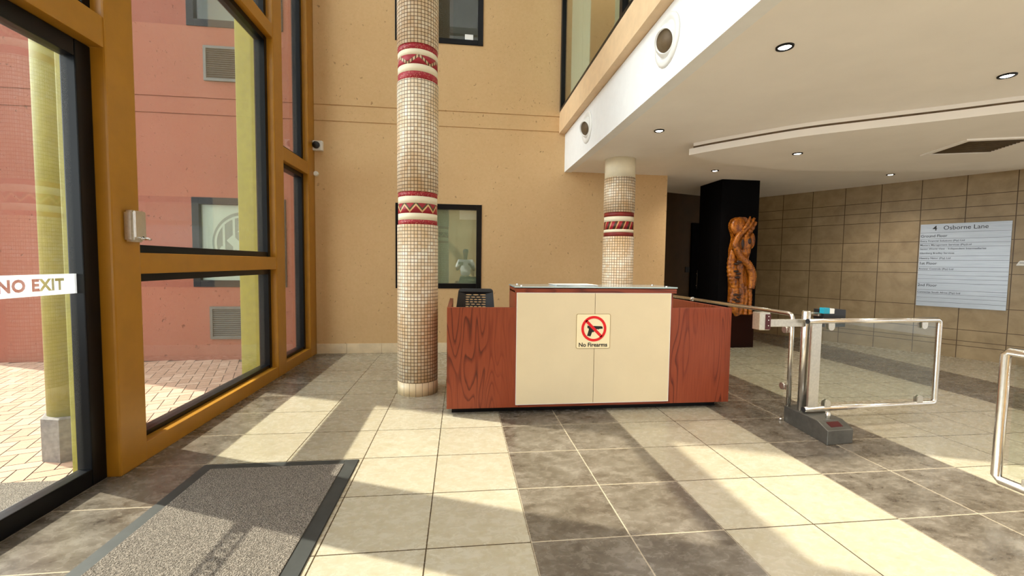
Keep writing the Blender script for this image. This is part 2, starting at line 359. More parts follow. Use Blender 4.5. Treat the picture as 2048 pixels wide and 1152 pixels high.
# ---------------------------------------------------------------- mesh helpers
class MB:
    def __init__(s): s.bm = bmesh.new()
    def box(s, x0, x1, y0, y1, z0, z1, bev=0.0):
        t = bmesh.new(); bmesh.ops.create_cube(t, size=1.0)
        for v in t.verts: v.co = Vector(((x0+x1)/2+v.co.x*(x1-x0), (y0+y1)/2+v.co.y*(y1-y0), (z0+z1)/2+v.co.z*(z1-z0)))
        if bev: bmesh.ops.bevel(t, geom=t.edges[:], offset=bev, segments=2, affect='EDGES', profile=0.7)
        s._in(t); return s
    def _in(s, t):
        me = bpy.data.meshes.new('t'); t.to_mesh(me); t.free(); s.bm.from_mesh(me); bpy.data.meshes.remove(me)
    def prism(s, pts, axis, a, b, bev=0.0):
        """pts: 2-D outline; extruded along axis from a to b"""
        t = bmesh.new()
        def P(p, h):
            return {'X': Vector((h, p[0], p[1])), 'Y': Vector((p[0], h, p[1])), 'Z': Vector((p[0], p[1], h))}[axis]
        lo = [t.verts.new(P(p, a)) for p in pts]; hi = [t.verts.new(P(p, b)) for p in pts]
        k = len(pts)
        f1 = t.faces.new(lo); f2 = t.faces.new(hi[::-1])
        for i in range(k): t.faces.new((lo[i], hi[i], hi[(i+1) % k], lo[(i+1) % k]))
        bmesh.ops.recalc_face_normals(t, faces=t.faces[:])
        if bev: bmesh.ops.bevel(t, geom=t.edges[:], offset=bev, segments=2, affect='EDGES')
        s._in(t); return s
    def tube(s, pts, r, seg=12, cap=True):
        """swept round tube along a polyline; r a number or a list"""
        pts = [Vector(p) for p in pts]; k = len(pts)
        rr = r if isinstance(r, (list, tuple)) else [r]*k
        rings = []; prev = None
        for i, p in enumerate(pts):
            d = (pts[min(i+1, k-1)]-pts[max(i-1, 0)]).normalized()
            if prev is None:
                a = Vector((0, 0, 1)) if abs(d.z) < 0.9 else Vector((1, 0, 0)); u = d.cross(a).normalized()
            else: u = (prev - d*prev.dot(d)).normalized()
            prev = u; w_ = d.cross(u)
            rings.append([s.bm.verts.new(p+(u*math.cos(q)+w_*math.sin(q))*rr[i]) for q in [2*PI*j/seg for j in range(seg)]])
        fs = []
        for i in range(k-1):
            for j in range(seg): fs.append(s.bm.faces.new((rings[i][j], rings[i][(j+1) % seg], rings[i+1][(j+1) % seg], rings[i+1][j])))
        for f in fs: f.smooth = True
        if cap: s.bm.faces.new(rings[0][::-1]); s.bm.faces.new(rings[-1])
        return s
    def lathe(s, prof, seg=32, c=(0, 0, 0), axis='Z', smooth=True):
        """prof: list of (radius, height)"""
        c = Vector(c); rings = []
        for r, h in prof:
            ring = []
            for j in range(seg):
                q = 2*PI*j/seg; a, b = r*math.cos(q), r*math.sin(q)
                v = {'Z': Vector((a, b, h)), 'X': Vector((h, a, b)), 'Y': Vector((a, h, b))}[axis]
                ring.append(s.bm.verts.new(c+v))
            rings.append(ring)
        fs = []
        for i in range(len(rings)-1):
            for j in range(seg): fs.append(s.bm.faces.new((rings[i][j], rings[i][(j+1) % seg], rings[i+1][(j+1) % seg], rings[i+1][j])))
        if smooth:
            for f in fs: f.smooth = True
        if prof[0][0] > 1e-6: fs.append(s.bm.faces.new(rings[0][::-1]))
        if prof[-1][0] > 1e-6: fs.append(s.bm.faces.new(rings[-1]))
        bmesh.ops.recalc_face_normals(s.bm, faces=fs)
        return s
    def ball(s, c, rad, sub=3):
        t = bmesh.new(); bmesh.ops.create_icosphere(t, subdivisions=sub, radius=1.0)
        for v in t.verts: v.co = Vector(c)+Vector((v.co.x*rad[0], v.co.y*rad[1], v.co.z*rad[2]))
        for f in t.faces: f.smooth = True
        s._in(t); return s
    def build(s, name, mat, parent=None):
        me = bpy.data.meshes.new(name); off = WORLD.get(parent, Vector((0, 0, 0))) if parent else None
        if off is not None: bmesh.ops.translate(s.bm, verts=s.bm.verts, vec=-off)
        s.bm.to_mesh(me); s.bm.free()
        if mat: me.materials.append(mat)
        o = bpy.data.objects.new(name, me); C.objects.link(o)
        if parent: o.parent = parent; WORLD[o] = off
        return o
WORLD = {}
def tag(o, label=None, cat=None, group=None, kind=None):
    if label: o['label'] = label
    if cat: o['category'] = cat
    if group: o['group'] = group
    if kind: o['kind'] = kind
    return o
def thing(name, loc, label=None, cat=None, group=None, kind=None):
    o = bpy.data.objects.new(name, None); o.empty_display_size = 0.1; o.location = loc; C.objects.link(o)
    WORLD[o] = Vector(loc); return tag(o, label, cat, group, kind)
def struct(name, mb, mat):
    return tag(mb.build(name, mat), kind='structure')
def copy_tree(o, parent=None):
    c = o.copy(); C.objects.link(c)
    if parent: c.parent = parent
    for ch in list(o.children): copy_tree(ch, c)
    return c
def text_mesh(body, size, bold=0.0, align='LEFT', ext=0.0006, squash=1.0, spacing=1.0):
    """text as a bmesh lying in local x (right) / y (up)"""
    cu = bpy.data.curves.new('t', 'FONT'); cu.body = body; cu.size = size; cu.offset = bold; cu.extrude = ext
    cu.align_x = align; cu.space_character = spacing; cu.resolution_u = 3
    o = bpy.data.objects.new('t', cu); C.objects.link(o); bpy.context.view_layer.update()
    me = bpy.data.meshes.new_from_object(o.evaluated_get(bpy.context.evaluated_depsgraph_get()))
    bm = bmesh.new(); bm.from_mesh(me)
    bmesh.ops.scale(bm, vec=(squash, 1, 1), verts=bm.verts)
    bpy.data.objects.remove(o); bpy.data.curves.remove(cu); bpy.data.meshes.remove(me)
    return bm
def place_text(mb, body, size, origin, right, up, **kw):
    bm = text_mesh(body, size, **kw); right = Vector(right); up = Vector(up); nrm = right.cross(up); origin = Vector(origin)
    for v in bm.verts: v.co = origin+right*v.co.x+up*v.co.y+nrm*v.co.z
    mb._in(bm)

# ---------------------------------------------------------------- room shell
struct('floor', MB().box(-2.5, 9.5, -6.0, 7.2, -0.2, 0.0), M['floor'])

def holed_wall(x0, x1, z0, z1, y0, thick, holes, joints, mb, gap=0.008):
    xs = sorted({x0, x1} | {h[0] for h in holes} | {h[1] for h in holes})
    zs = sorted({z0, z1} | {h[2] for h in holes} | {h[3] for h in holes} | {j-gap for j in joints} | {j+gap for j in joints})
    def inside(x, z): return any(h[0] < x < h[1] and h[2] < z < h[3] for h in holes)
    verts = {}
    bm = mb.bm
    def V(x, y, z):
        k = (round(x, 5), round(y, 5), round(z, 5))
        if k not in verts: verts[k] = bm.verts.new(k)
        return verts[k]
    cells = {}
    for i in range(len(xs)-1):
        for j in range(len(zs)-1):
            cx, cz = (xs[i]+xs[i+1])/2, (zs[j]+zs[j+1])/2
            if inside(cx, cz): continue
            cells[i, j] = y0+0.012 if any(abs(cz-q) < gap for q in joints) else y0
    for (i, j), yf in cells.items():
        a, b, c, d = xs[i], xs[i+1], zs[j], zs[j+1]; yb = y0+thick
        bm.faces.new((V(a, yf, c), V(b, yf, c), V(b, yf, d), V(a, yf, d)))
        bm.faces.new((V(a, yb, d), V(b, yb, d), V(b, yb, c), V(a, yb, c)))
        for (di, dj, p, q) in ((-1, 0, (a, c), (a, d)), (1, 0, (b, d), (b, c)), (0, -1, (b, c), (a, c)), (0, 1, (a, d), (b, d))):
            nb = cells.get((i+di, j+dj))
            y2 = yb if nb is None else nb
            if y2 > yf+1e-6:
                bm.faces.new((V(p[0], yf, p[1]), V(q[0], yf, q[1]), V(q[0], y2, q[1]), V(p[0], y2, p[1])))
    bmesh.ops.recalc_face_normals(bm, faces=bm.faces[:])
    return mb
YB = 4.55
JOINTS = (3.335, 3.56)
WIN = (-1.298, -0.040)
struct('wall_back', holed_wall(-2.42, 2.86, 0, 6.8, YB, 0.28, [(WIN[0], WIN[1], 0.962, 2.212), (WIN[0], WIN[1], 4.515, 5.765)], JOINTS, MB()), M['ochre_wall'])
RW = (-4.055, -2.815)
struct('wall_courtyard', holed_wall(-6.75, -2.60, -0.3, 9.5, YB, 2.5, [(RW[0], RW[1], 0.965, 2.212), (RW[0], RW[1], 4.515, 5.765)], JOINTS, MB()), M['red_wall'])
sk = MB()
for i in range(-5, 6):
    a, b = max(i*0.5, -2.42), min(i*0.5+0.5, 2.86)
    if b > a: sk.box(a+0.002, b-0.002, YB-0.012, YB+0.002, 0.0, 0.145, 0.002)
struct('baseboard_back', sk, M['skirting'])
# right tiled wall, running diagonally
ang = math.atan2(-0.8628, 0.5056)
ZS = (0.19, 0.262, 0.432, 0.778, 1.28, 1.446, 1.777, 2.11, 2.276, 2.45)
wr = struct('wall_right', MB().box(-1.9, 7.5, 0, 0.25, 0, 2.76), wall_tile_mat(ZS)); wr.location = (6.16, 5.45, 0); wr.rotation_euler = (0, 0, ang)
def on_right(s, d, z):      # point on the right wall: s along it, d in front of it
    return Vector((6.16+0.5056*s-0.8628*d, 5.45-0.8628*s-0.5056*d, z))
# dark alcove wall behind the pillar
al = struct('wall_alcove', MB().box(-1.2, 2.6, 0, 0.2, 0, 2.76), M['dark_wood']); al.location = (3.618, 6.037, 0); al.rotation_euler = (0, 0, math.atan2(0.313, 0.964))
struct('wall_alcove_side', MB().box(2.66, 2.86, YB+0.28, 6.2, 0, 2.76), M['ochre_wall'])
struct('ceiling', MB().box(1.32, 9.5, -6.0, 7.2, 2.75, 3.2), M['ceiling_paint'])
struct('trim_1', MB().box(1.21, 1.32, -6.0, YB, 2.742, 3.305), M['white_paint'])
struct('trim_2', MB().prism([(1.117, 3.31), (1.44, 3.31), (1.44, 3.62), (1.117, 3.62)], 'Y', -6.0, YB), M['ledge_paint'])
n = NT('added_roof_diffuser'); tl = n.new('ShaderNodeBsdfTranslucent'); tl.inputs[0].default_value = (0.66, 0.66, 0.66, 1); n.base((0.8, 0.8, 0.8, 1))  # unseen translucent roof, added to spread soft light over the upper walls
mx = n.new('ShaderNodeMixShader'); mx.inputs[0].default_value = 0.75
n.put(mx.inputs[1], n.b.outputs[0]); n.put(mx.inputs[2], tl.outputs[0]); n.put(n.out.inputs[0], mx.outputs[0])
roof_grid = [(-2.6, -2.45), (-0.75, -0.65), (1.15, 1.3)]
rb = MB()
for a, b in roof_grid: rb.box(a, b, -6.0, YB+0.2, 6.8, 6.95)
for y in (-6.0, -3.9, -1.8, 0.3, 2.4, 4.5): rb.box(-2.6, 1.3, y, y+0.12, 6.8, 6.95)
struct('ceiling_atrium', rb, M['white_paint'])
struct('ceiling_added_diffuser', MB().box(-2.6, 1.3, -6.0, YB+0.2, 6.95, 6.956), n.m)
struct('wall_rear', holed_wall(-2.6, 9.6, 0, 6.8, -6.2, 0.2, [(2.6, 8.8, 0.3, 2.6)], [], MB()), M['ochre_wall'])
# gallery above the wing: glazed front, pale blinds and a brown room behind
gw = thing('window_1', (1.15, 0, 3.62), kind='structure')
f = MB().box(1.12, 1.19, -6, YB-0.001, 3.62, 3.665)
for y in (4.475, 2.0, -0.5, -3.0): f.box(1.12, 1.19, y, y+0.072, 3.665, 6.8)
f.build('window_frame', M['black_alu'], gw)
MB().box(1.15, 1.158, -6, YB-0.001, 3.665, 6.8).build('pane', M['dim_glass'], gw)
b = MB()
for a, c in ((3.86, 4.46), (3.52, 3.852)): b.box(1.262, 1.27, a, c, 3.86, 6.7).box(1.256, 1.276, a, c, 3.835, 3.862)
b.build('blind', M['pale_blind'], gw)
b = MB().box(1.262, 1.27, 0.4, 2.6, 3.9, 6.7).box(1.256, 1.276, 0.4, 2.6, 3.875, 3.902); b.build('blind', M['grey_blind'], gw)
gl_ = bpy.data.lights.new('gallery_fill', 'POINT'); gl_.energy = 30; gl_.color = (1, 0.92, 0.78); gl_.shadow_soft_size = 0.15  # unseen point light, added to brighten the gallery blinds
for y in (3.9, 0.5):
    lo = bpy.data.objects.new('gallery_fill', gl_); C.objects.link(lo); lo.location = (1.95, y, 6.3)
struct('wall_gallery', MB().box(2.6, 2.7, -6, 7, 3.2, 6.8).box(1.3, 2.6, 4.83, 5.0, 3.2, 6.8), M['gallery_dark'])
struct('ceiling_gallery', MB().box(1.3, 2.7, -6, 7, 6.8, 6.9), M['gallery_dark'])

# ---------------------------------------------------------------- facade on the left
XI, XO = -2.42, -2.56          # inner and outer face of the ochre frame
POSTS = [(0.872, 1.102), (3.215, 3.455), (4.30, 4.55), (-1.95, -1.72), (-3.83, -3.60), (-6.0, -5.77)]
fr = MB()
for a, b in POSTS: fr.box(XO, XI, a, b, 0, 6.8, 0.012)
def rail(y0, y1, z0, z1): fr.box(XO, XI-0.006, y0-0.005, y1+0.005, z0, z1, 0.008)
BAYS = [(1.102, 3.215), (3.455, 4.30), (-3.60, -1.95), (-5.77, -3.83)]
for (a, b) in BAYS: rail(a, b, 0.0, 0.125); rail(a, b, 6.62, 6.8)
LEVELS = {BAYS[0]: [(0.125, 1.248), (1.386, 3.80), (3.945, 6.62)], BAYS[1]: [(0.125, 2.53), (2.69, 6.62)],
          BAYS[2]: [(0.125, 1.248), (1.386, 3.80), (3.945, 6.62)], BAYS[3]: [(0.125, 1.248), (1.386, 3.80), (3.945, 6.62)]}
for k, lv in LEVELS.items():
    for (p, q), (p2, q2) in zip(lv, lv[1:]): rail(k[0], k[1], q, p2)
DOORY = (-1.72, 0.872)
rail(DOORY[0], DOORY[1], 2.575, 2.75); rail(DOORY[0], DOORY[1], 3.80, 3.945); rail(DOORY[0], DOORY[1], 6.62, 6.8)
struct('wall_left', fr, M['ochre_paint'])
struct('wall_left_pier', MB().box(-2.6, -2.42, YB-0.02, YB+0.3, 0, 6.8), M['ochre_paint'])
wi = 1
def glazed(y0, y1, z0, z1):
    global wi
    wi += 1; t = thing('window_%d' % wi, (-2.55, (y0+y1)/2, z0), kind='structure'); bw = 0.055; bb = 0.036 if z0 < 0.2 else bw
    MB().box(-2.60, -2.49, y0-0.004, y0+bw, z0, z1, 0.004).box(-2.60, -2.49, y1-bw, y1+0.004, z0, z1, 0.004)\
        .box(-2.598, -2.498, y0+bw, y1-bw, z0, z0+bb, 0.004).box(-2.598, -2.492, y0+bw, y1-bw, z1-bw, z1, 0.004).build('window_frame', M['black_alu'], t)
    MB().box(-2.545, -2.539, y0+bw-0.01, y1-bw+0.01, z0+bb-0.01, z1-bw+0.01).build('pane', M['glass'], t)
for k, lv in LEVELS.items():
    for p, q in lv: glazed(k[0], k[1], p, q)
glazed(DOORY[0], DOORY[1], 2.75, 3.80); glazed(DOORY[0], DOORY[1], 3.945, 6.62)
for i, (a, b) in enumerate(((-0.421, 0.868), (-1.716, -0.427))):
    t = thing('door_%d' % (i+1), (-2.53, a, 0.004), kind='structure')
    st = 0.105
    MB().box(-2.575, -2.495, a, a+st, 0.004, 2.57, 0.006).box(-2.575, -2.495, b-st, b, 0.004, 2.57, 0.006)\
        .box(-2.573, -2.497, a+st, b-st, 0.004, 0.105, 0.006).box(-2.573, -2.497, a+st, b-st, 2.475, 2.57, 0.006).build('door_frame', M['black_alu'], t)
    MB().box(-2.545, -2.537, a+st-0.01, b-st+0.01, 0.095, 2.485).build('pane', M['glass'], t)

# NO EXIT band on the door glass: white film with the letters cut out
def cut_band():
    bm = text_mesh('NO EXIT', 0.0845, bold=0.0040, align='RIGHT', ext=0.004, spacing=1.08)
    bmesh.ops.remove_doubles(bm, verts=bm.verts, dist=0.00002); bmesh.ops.recalc_face_normals(bm, faces=bm.faces[:])
    me = bpy.data.meshes.new('t'); bm.to_mesh(me); bm.free(); cut = bpy.data.objects.new('t', me); C.objects.link(cut)
    pm = bpy.data.meshes.new('t2'); bb = MB().box(-0.86, 0.082, -0.028, 0.084, -0.0005, 0.0005); bb.bm.to_mesh(pm); bb.bm.free()
    pl = bpy.data.objects.new('t2', pm); C.objects.link(pl)
    md = pl.modifiers.new('b', 'BOOLEAN'); md.operation = 'DIFFERENCE'; md.object = cut; md.solver = 'EXACT'; md.use_self = True
    bpy.context.view_layer.update()
    res = bpy.data.meshes.new_from_object(pl.evaluated_get(bpy.context.evaluated_depsgraph_get()))
    out = bmesh.new(); out.from_mesh(res)
    for o in (pl, cut): bpy.data.objects.remove(o)
    for m_ in (me, pm, res): bpy.data.meshes.remove(m_)
    return out
mb = MB(); bm = cut_band()
for v in bm.verts: v.co = Vector((-2.5355+v.co.z, 0.682+v.co.x*1.0, 1.173+v.co.y))
mb._in(bm)
o = mb.build('no_exit_sticker', M['vinyl']); tag(o, 'white NO EXIT sticker band across the glass entrance door', 'sticker')

# ---------------------------------------------------------------- courtyard outside
GZ = -0.07
struct('floor_courtyard', MB().box(-16, -2.5, -10, 12, GZ-0.3, GZ-0.006), M['joint_sand'])
pv = MB(); L_, W_ = 0.215, 0.1075; g = 0.0035
ca, sa = math.cos(R(22)), math.sin(R(22))
for i in range(-70, 70):
    for j in range(-40, 40):
        # herringbone: steps of one width, repeat of two lengths
        for k in range(2):
            bx = i*W_+j*2*L_; by = i*W_
            if k == 0: x0, x1, y0, y1 = bx, bx+L_, by, by+W_
            else: x0, x1, y0, y1 = bx+L_, bx+L_+W_, by-L_+W_, by+W_
            mx, my = (x0+x1)/2, (y0+y1)/2
            wx, wy = -5.0+mx*ca-my*sa, 2.0+mx*sa+my*ca
            if not (-8.2 < wx < -2.72 and -0.6 < wy < 4.5): continue
            q = [pv.bm.verts.new((-5.0+u*ca-v*sa, 2.0+u*sa+v*ca, GZ)) for u, v in ((x0+g, y0+g), (x1-g, y0+g), (x1-g, y1-g), (x0+g, y1-g))]
            pv.bm.faces.new(q)
tag(pv.build('floor_pavers', M['pavers']), kind='structure')
struct('trim_3', MB().box(-2.72, -2.5, -6, 4.55, GZ-0.1, -0.002), M['stone'])

# yellow fins behind the facade posts
for y0, y1, lab in ((1.07, 1.32, 'yellow fin on the outside of the post beside the glass door'), (3.28, 3.50, 'yellow fin outside the post in front of the red wall window')):
    tag(MB().box(-2.85, -2.60, y0, y1, GZ, 7.2, 0.006).build('facade_fin', M['yellow_paint']), lab, 'fin', 'yellow facade fins')
t = thing('courtyard_column', (-3.12, 1.453, GZ), 'round yellow column on a grey octagonal stone base in the courtyard', 'column')
MB().lathe([(0.150, 0.30), (0.150, 7.3)], 40, (-3.12, 1.453, GZ)).build('shaft', M['yellow_paint'], t)
b = MB().lathe([(0.185, 0), (0.185, 0.30), (0.17, 0.312)], 8, (0, 0, 0), smooth=False)
bmesh.ops.rotate(b.bm, verts=b.bm.verts, cent=(0, 0, 0), matrix=Matrix.Rotation(R(10), 3, 'Z')); bmesh.ops.translate(b.bm, verts=b.bm.verts, vec=(-3.12, 1.453, GZ))
b.build('stone_base', M['stone'], t)
t = thing('outdoor_mat', (-3.2, 0.4, GZ), 'grey speckled mat lying outside the glass door', 'mat')
MB().box(-3.75, -2.74, -1.2, 0.98, GZ, GZ+0.014, 0.004).build('pile', M['mat_pile'], t)

# ---------------------------------------------------------------- windows with black frames in the back wall and the red wall
def wall_window(x0, x1, z0, z1, fw=0.075, y=YB, gm='dim_glass'):
    global wi
    wi += 1; t = thing('window_%d' % wi, ((x0+x1)/2, y, z0), kind='structure')
    ya, yb = y-0.012, y+0.09
    MB().box(x0, x0+fw, ya, yb, z0, z1, 0.005).box(x1-fw, x1, ya, yb, z0, z1, 0.005).box(x0+fw, x1-fw, ya+0.001, yb, z0, z0+fw, 0.005).box(x0+fw, x1-fw, ya+0.001, yb, z1-fw, z1, 0.005)\
        .build('window_frame', M['black_alu'], t)
    MB().box(x0+fw-0.005, x1-fw+0.005, y+0.03, y+0.036, z0+fw-0.005, z1-fw+0.005).build('pane', M[gm], t)
    return t
M['film_glass'] = glass_mat('filmed_window_glass', (0.86, 0.9, 0.86, 1), 2.2)
t = wall_window(WIN[0], WIN[1], 0.962, 2.212, gm='film_glass')
b = MB(); x = WIN[0]+0.005; i = 0
while x < WIN[1]-0.02:
    b.box(x, min(x+0.13, WIN[1]-0.003), YB+0.10+0.008*(i % 2), YB+0.104+0.008*(i % 2), 0.965, 2.06); x += 0.125; i += 1
b.build('vertical_blind', M['grey_blind'], t)
MB().box(-0.37, WIN[1]-0.003, YB+0.092, YB+0.097, 2.0, 2.21).build('blind', M['white_plastic'], t)
MB().box(WIN[0], -0.37, YB+0.096, YB+0.101, 2.05, 2.21).build('blind_rail', M['grey_blind'], t)
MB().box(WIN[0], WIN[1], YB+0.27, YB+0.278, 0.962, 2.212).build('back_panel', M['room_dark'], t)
t = wall_window(WIN[0], WIN[1], 4.515, 5.765)
MB().box(WIN[0], -0.48, YB+0.24, YB+0.246, 4.515, 5.765).build('side_panel', M['dark_wood'], t)
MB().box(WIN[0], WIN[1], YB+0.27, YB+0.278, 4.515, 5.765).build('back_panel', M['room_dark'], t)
o = MB().box(-0.305, -0.185, YB+0.021, YB+0.029, 4.60, 4.68, 0.003).build('paper_notice', M['paper']); tag(o, 'small white notice stuck in the corner of the upper window', 'notice')
t = wall_window(RW[0], RW[1], 0.965, 2.212, 0.095)
MB().box(RW[0]+0.09, RW[1]-0.09, YB+0.05, YB+0.056, 1.05, 2.12).build('frosted_film', M['frosted'], t)
# round emblem etched on the film: ring, uprights, chevrons, a diamond
def ring(mb, cx, cz, ro, ri, y0, y1, seg=48):
    for i in range(seg):
        a, b_ = 2*PI*i/seg, 2*PI*(i+1)/seg
        mb.prism([(cx+ro*math.cos(a), cz+ro*math.sin(a)), (cx+ro*math.cos(b_), cz+ro*math.sin(b_)), (cx+ri*math.cos(b_), cz+ri*math.sin(b_)), (cx+ri*math.cos(a), cz+ri*math.sin(a))], 'Y', y0, y1)
ecx, ecz = -3.40, 1.585; y0_, y1_, y2_ = YB+0.043, YB+0.0465, YB+0.0505
MB().prism([(ecx+0.425*math.cos(2*PI*i/64), ecz+0.44*math.sin(2*PI*i/64)) for i in range(64)], 'Y', y1_, y2_).build('emblem_disc', M['frost_mark'], t)
em = MB(); ring(em, ecx, ecz, 0.395, 0.365, y0_, y1_)
for x_ in (-0.27, -0.135, 0.0, 0.135, 0.27):
    h_ = math.sqrt(0.37**2-x_*x_); em.prism([(ecx+x_-0.016, ecz-h_), (ecx+x_+0.016, ecz-h_), (ecx+x_+0.016, ecz+h_), (ecx+x_-0.016, ecz+h_)], 'Y', y0_+0.0006, y1_)
def poly(p): em.prism([(ecx+a, ecz+c) for a, c in p], 'Y', y0_-0.0005, y1_)
poly([(0, 0.25), (0.085, 0.165), (0, 0.08), (-0.085, 0.165)])
for sg in (-1, 1):
    q_ = [(0, -0.20), (sg*0.235, 0.035), (sg*0.155, 0.115), (0, -0.04)]; poly(q_ if sg > 0 else q_[::-1])
    q_ = [(sg*0.30, -0.04), (sg*0.34, -0.10), (sg*0.12, -0.32), (sg*0.06, -0.27)]; poly(q_ if sg > 0 else q_[::-1])
em.build('emblem', M['frosted'], t)
t = wall_window(RW[0], RW[1], 4.515, 5.765, 0.095)
MB().box(RW[0], RW[1], YB+0.27, YB+0.278, 4.515, 5.765).build('back_panel', M['frost_mark'], t)

# louvred vents on the red wall
def vent(z0, z1, label):
    x0, x1 = -3.845, -3.02; t = thing('wall_vent', ((x0+x1)/2, YB, z0), label, 'vent', 'louvred vents on the red wall')
    MB().box(x0, x1, YB-0.03, YB+0.0, z0, z0+0.035).box(x0, x1, YB-0.03, YB+0.0, z1-0.035, z1).box(x0, x0+0.035, YB-0.03, YB+0.0, z0+0.035, z1-0.035).box(x1-0.035, x1, YB-0.03, YB+0.0, z0+0.035, z1-0.035).build('vent_frame', M['vent_grey'], t)
    MB().box(x0+0.03, x1-0.03, YB-0.004, YB+0.0, z0+0.03, z1-0.03).build('backing', M['black_plastic'], t)
    s = MB(); n_ = 14; h = (z1-z0-0.07)/n_
    for i in range(n_):
        z = z0+0.035+h*i
        s.prism([(YB-0.026, z+h*0.05), (YB-0.024, z+h*0.0), (YB-0.006, z+h*0.62), (YB-0.008, z+h*0.68)], 'X', x0+0.033, x1-0.033)
    s.build('louvre', M['vent_grey'], t)
vent(0.228, 0.690, 'grey louvred vent low on the red wall below the emblem window')
vent(3.792, 4.258, 'grey louvred vent high on the red wall above the two grooves')

# ---------------------------------------------------------------- mosaic columns
def column(cx, cy, top, groups, cap, label, base=True):
    t = thing('mosaic_column', (cx, cy, 0), label, 'column', 'mosaic clad round columns')
    r, rb = 0.205, 0.196; zlist = []
    z = 0.0
    if base:
        MB().lathe([(r+0.001, 0), (r+0.001, 0.135)], 48, (cx, cy, 0)).build('base_tiles', M['base_tile'], t); z = 0.135
    for gname, g in groups:
        MB().lathe([(rb-0.002, z), (r, z), (r, g[0][0]), (rb-0.002, g[0][0])], 64, (cx, cy, 0)).build('mosaic', M['mosaic'], t)
        for z0, z1, kind in g:
            mat = M['cream_paint'] if kind == 'cream' else band_mat(kind, z0, z1)
            MB().lathe([(rb, z0), (rb, z1)], 64, (cx, cy, 0)).build('band', mat, t)
        z = g[-1][1]
    MB().lathe([(rb-0.002, z), (r, z), (r, top), (rb-0.002, top)], 64, (cx, cy, 0)).build('mosaic', M['mosaic'], t)
    if cap: MB().lathe([(0.201, top), (0.201, cap)], 48, (cx, cy, 0)).build('cap', M['cream_paint'], t)
    return t
LOW = [(1.720, 1.766, 'speckle'), (1.766, 1.830, 'cream'), (1.830, 1.927, 'zigzag'), (1.927, 1.995, 'cream'), (1.995, 2.043, 'speckle')]
UP = [(3.116, 3.187, 'speckle'), (3.187, 3.255, 'cream'), (3.255, 3.341, 'diamond'), (3.341, 3.395, 'cream'), (3.395, 3.453, 'speckle')]
column(-0.785, 2.56, 6.8, [('low', LOW), ('up', UP)], None, 'tall cream mosaic column with two red banded collars, left of the desk')
B2 = [(1.723, 1.775, 'plain'), (1.775, 1.814, 'cream'), (1.814, 1.918, 'slash'), (1.918, 1.983, 'cream'), (1.983, 2.041, 'plain')]
column(1.772, 3.70, 2.497, [('one', B2)], 2.752, 'short mosaic column with a plain cream top, behind the desk')

# ---------------------------------------------------------------- reception desk
t = thing('reception_desk', (0.86, 1.9, 0), 'long mahogany reception desk with cream front panels and raised glass counter', 'desk')
YD = 1.79
MB().box(-0.42, 2.10, 1.873, 1.95, 0.0, 0.06).box(-0.42, -0.36, 1.95, 2.8, 0.0, 0.06).box(2.05, 2.10, 1.95, 2.8, 0.0, 0.06).build('plinth', M['black_alu'], t)
MB().box(-0.463, 0.131, YD, YD+0.035, 0.06, 0.958, 0.002).build('front_panel', M['mahogany'], t)
MB().box(1.60, 2.187, YD, YD+0.035, 0.06, 0.955, 0.002).build('front_panel', M['mahogany'], t)
MB().box(-0.463, -0.425, YD+0.035, 2.85, 0.06, 0.953, 0.002).build('side_panel', M['mahogany'], t)
MB().box(2.150, 2.187, YD+0.035, 2.95, 0.06, 0.953, 0.002).build('side_panel', M['mahogany'], t)
u = MB().box(0.131, 0.168, YD+0.0, 2.23, 0.06, 1.105, 0.002).box(1.566, 1.602, YD+0.0, 2.23, 0.06, 1.105, 0.002)
u.box(0.168, 1.566, YD+0.012, YD+0.04, 0.06, 1.105)
u.build('counter_body', M['mahogany'], t)
MB().box(0.131, 1.632, YD-0.006, 2.23, 1.088, 1.128, 0.003).build('counter_edge', M['mahogany_h'], t)
MB().box(0.168, 1.566, YD-0.002, YD+0.03, 0.06, 0.088).build('bottom_rail', M['mahogany_h'], t)
MB().box(-0.425, 0.131, YD+0.035, 2.40, 0.70, 0.73).box(1.602, 2.15, YD+0.035, 2.40, 0.70, 0.73).box(0.168, 1.566, YD+0.04, 2.40, 0.70, 0.73).build('worktop', M['mahogany_h'], t)
for a, b_ in ((0.150, 0.857), (0.861, 1.575)):
    MB().box(a, b_, YD-0.010, YD+0.012, 0.088, 1.087, 0.003).build('cream_panel', M['cream_panel'], t)
e = MB().box(0.146, 0.150, YD-0.011, YD+0.012, 0.084, 1.091).box(1.575, 1.579, YD-0.011, YD+0.012, 0.084, 1.091).box(0.150, 1.575, YD-0.011, YD+0.012, 0.084, 0.088).box(0.150, 1.575, YD-0.011, YD+0.012, 1.087, 1.091)
e.build('edge_highlight', M['white_plastic'], t)  # white strips painted in for the highlight along the panel edges
MB().box(0.126, 1.640, YD-0.006, 2.235, 1.135, 1.146, 0.002).build('counter_glass', M['counter_glass'], t)
for x, y in ((0.20, 1.86), (0.20, 2.17), (1.57, 1.86), (1.57, 2.17)):
    MB().lathe([(0.012, 1.128), (0.012, 1.152), (0.009, 1.155)], 16, (x, y, 0)).build('standoff', M['chrome'], t)
# papers on the counter
t = thing('paper_stack', (0.75, 2.05, 1.146), 'few loose white sheets of paper on the desk counter', 'papers')
for i, (dx, a) in enumerate(((0, 4), (0.015, -3), (-0.01, 7))):
    b = MB().box(-0.2, 0.2, -0.12, 0.12, 0, 0.0025)
    bmesh.ops.rotate(b.bm, verts=b.bm.verts, cent=(0, 0, 0), matrix=Matrix.Rotation(R(a), 3, 'Z')); bmesh.ops.translate(b.bm, verts=b.bm.verts, vec=(0.73+dx, 2.08, 1.1465+i*0.003))
    b.build('sheet', M['paper'], t)

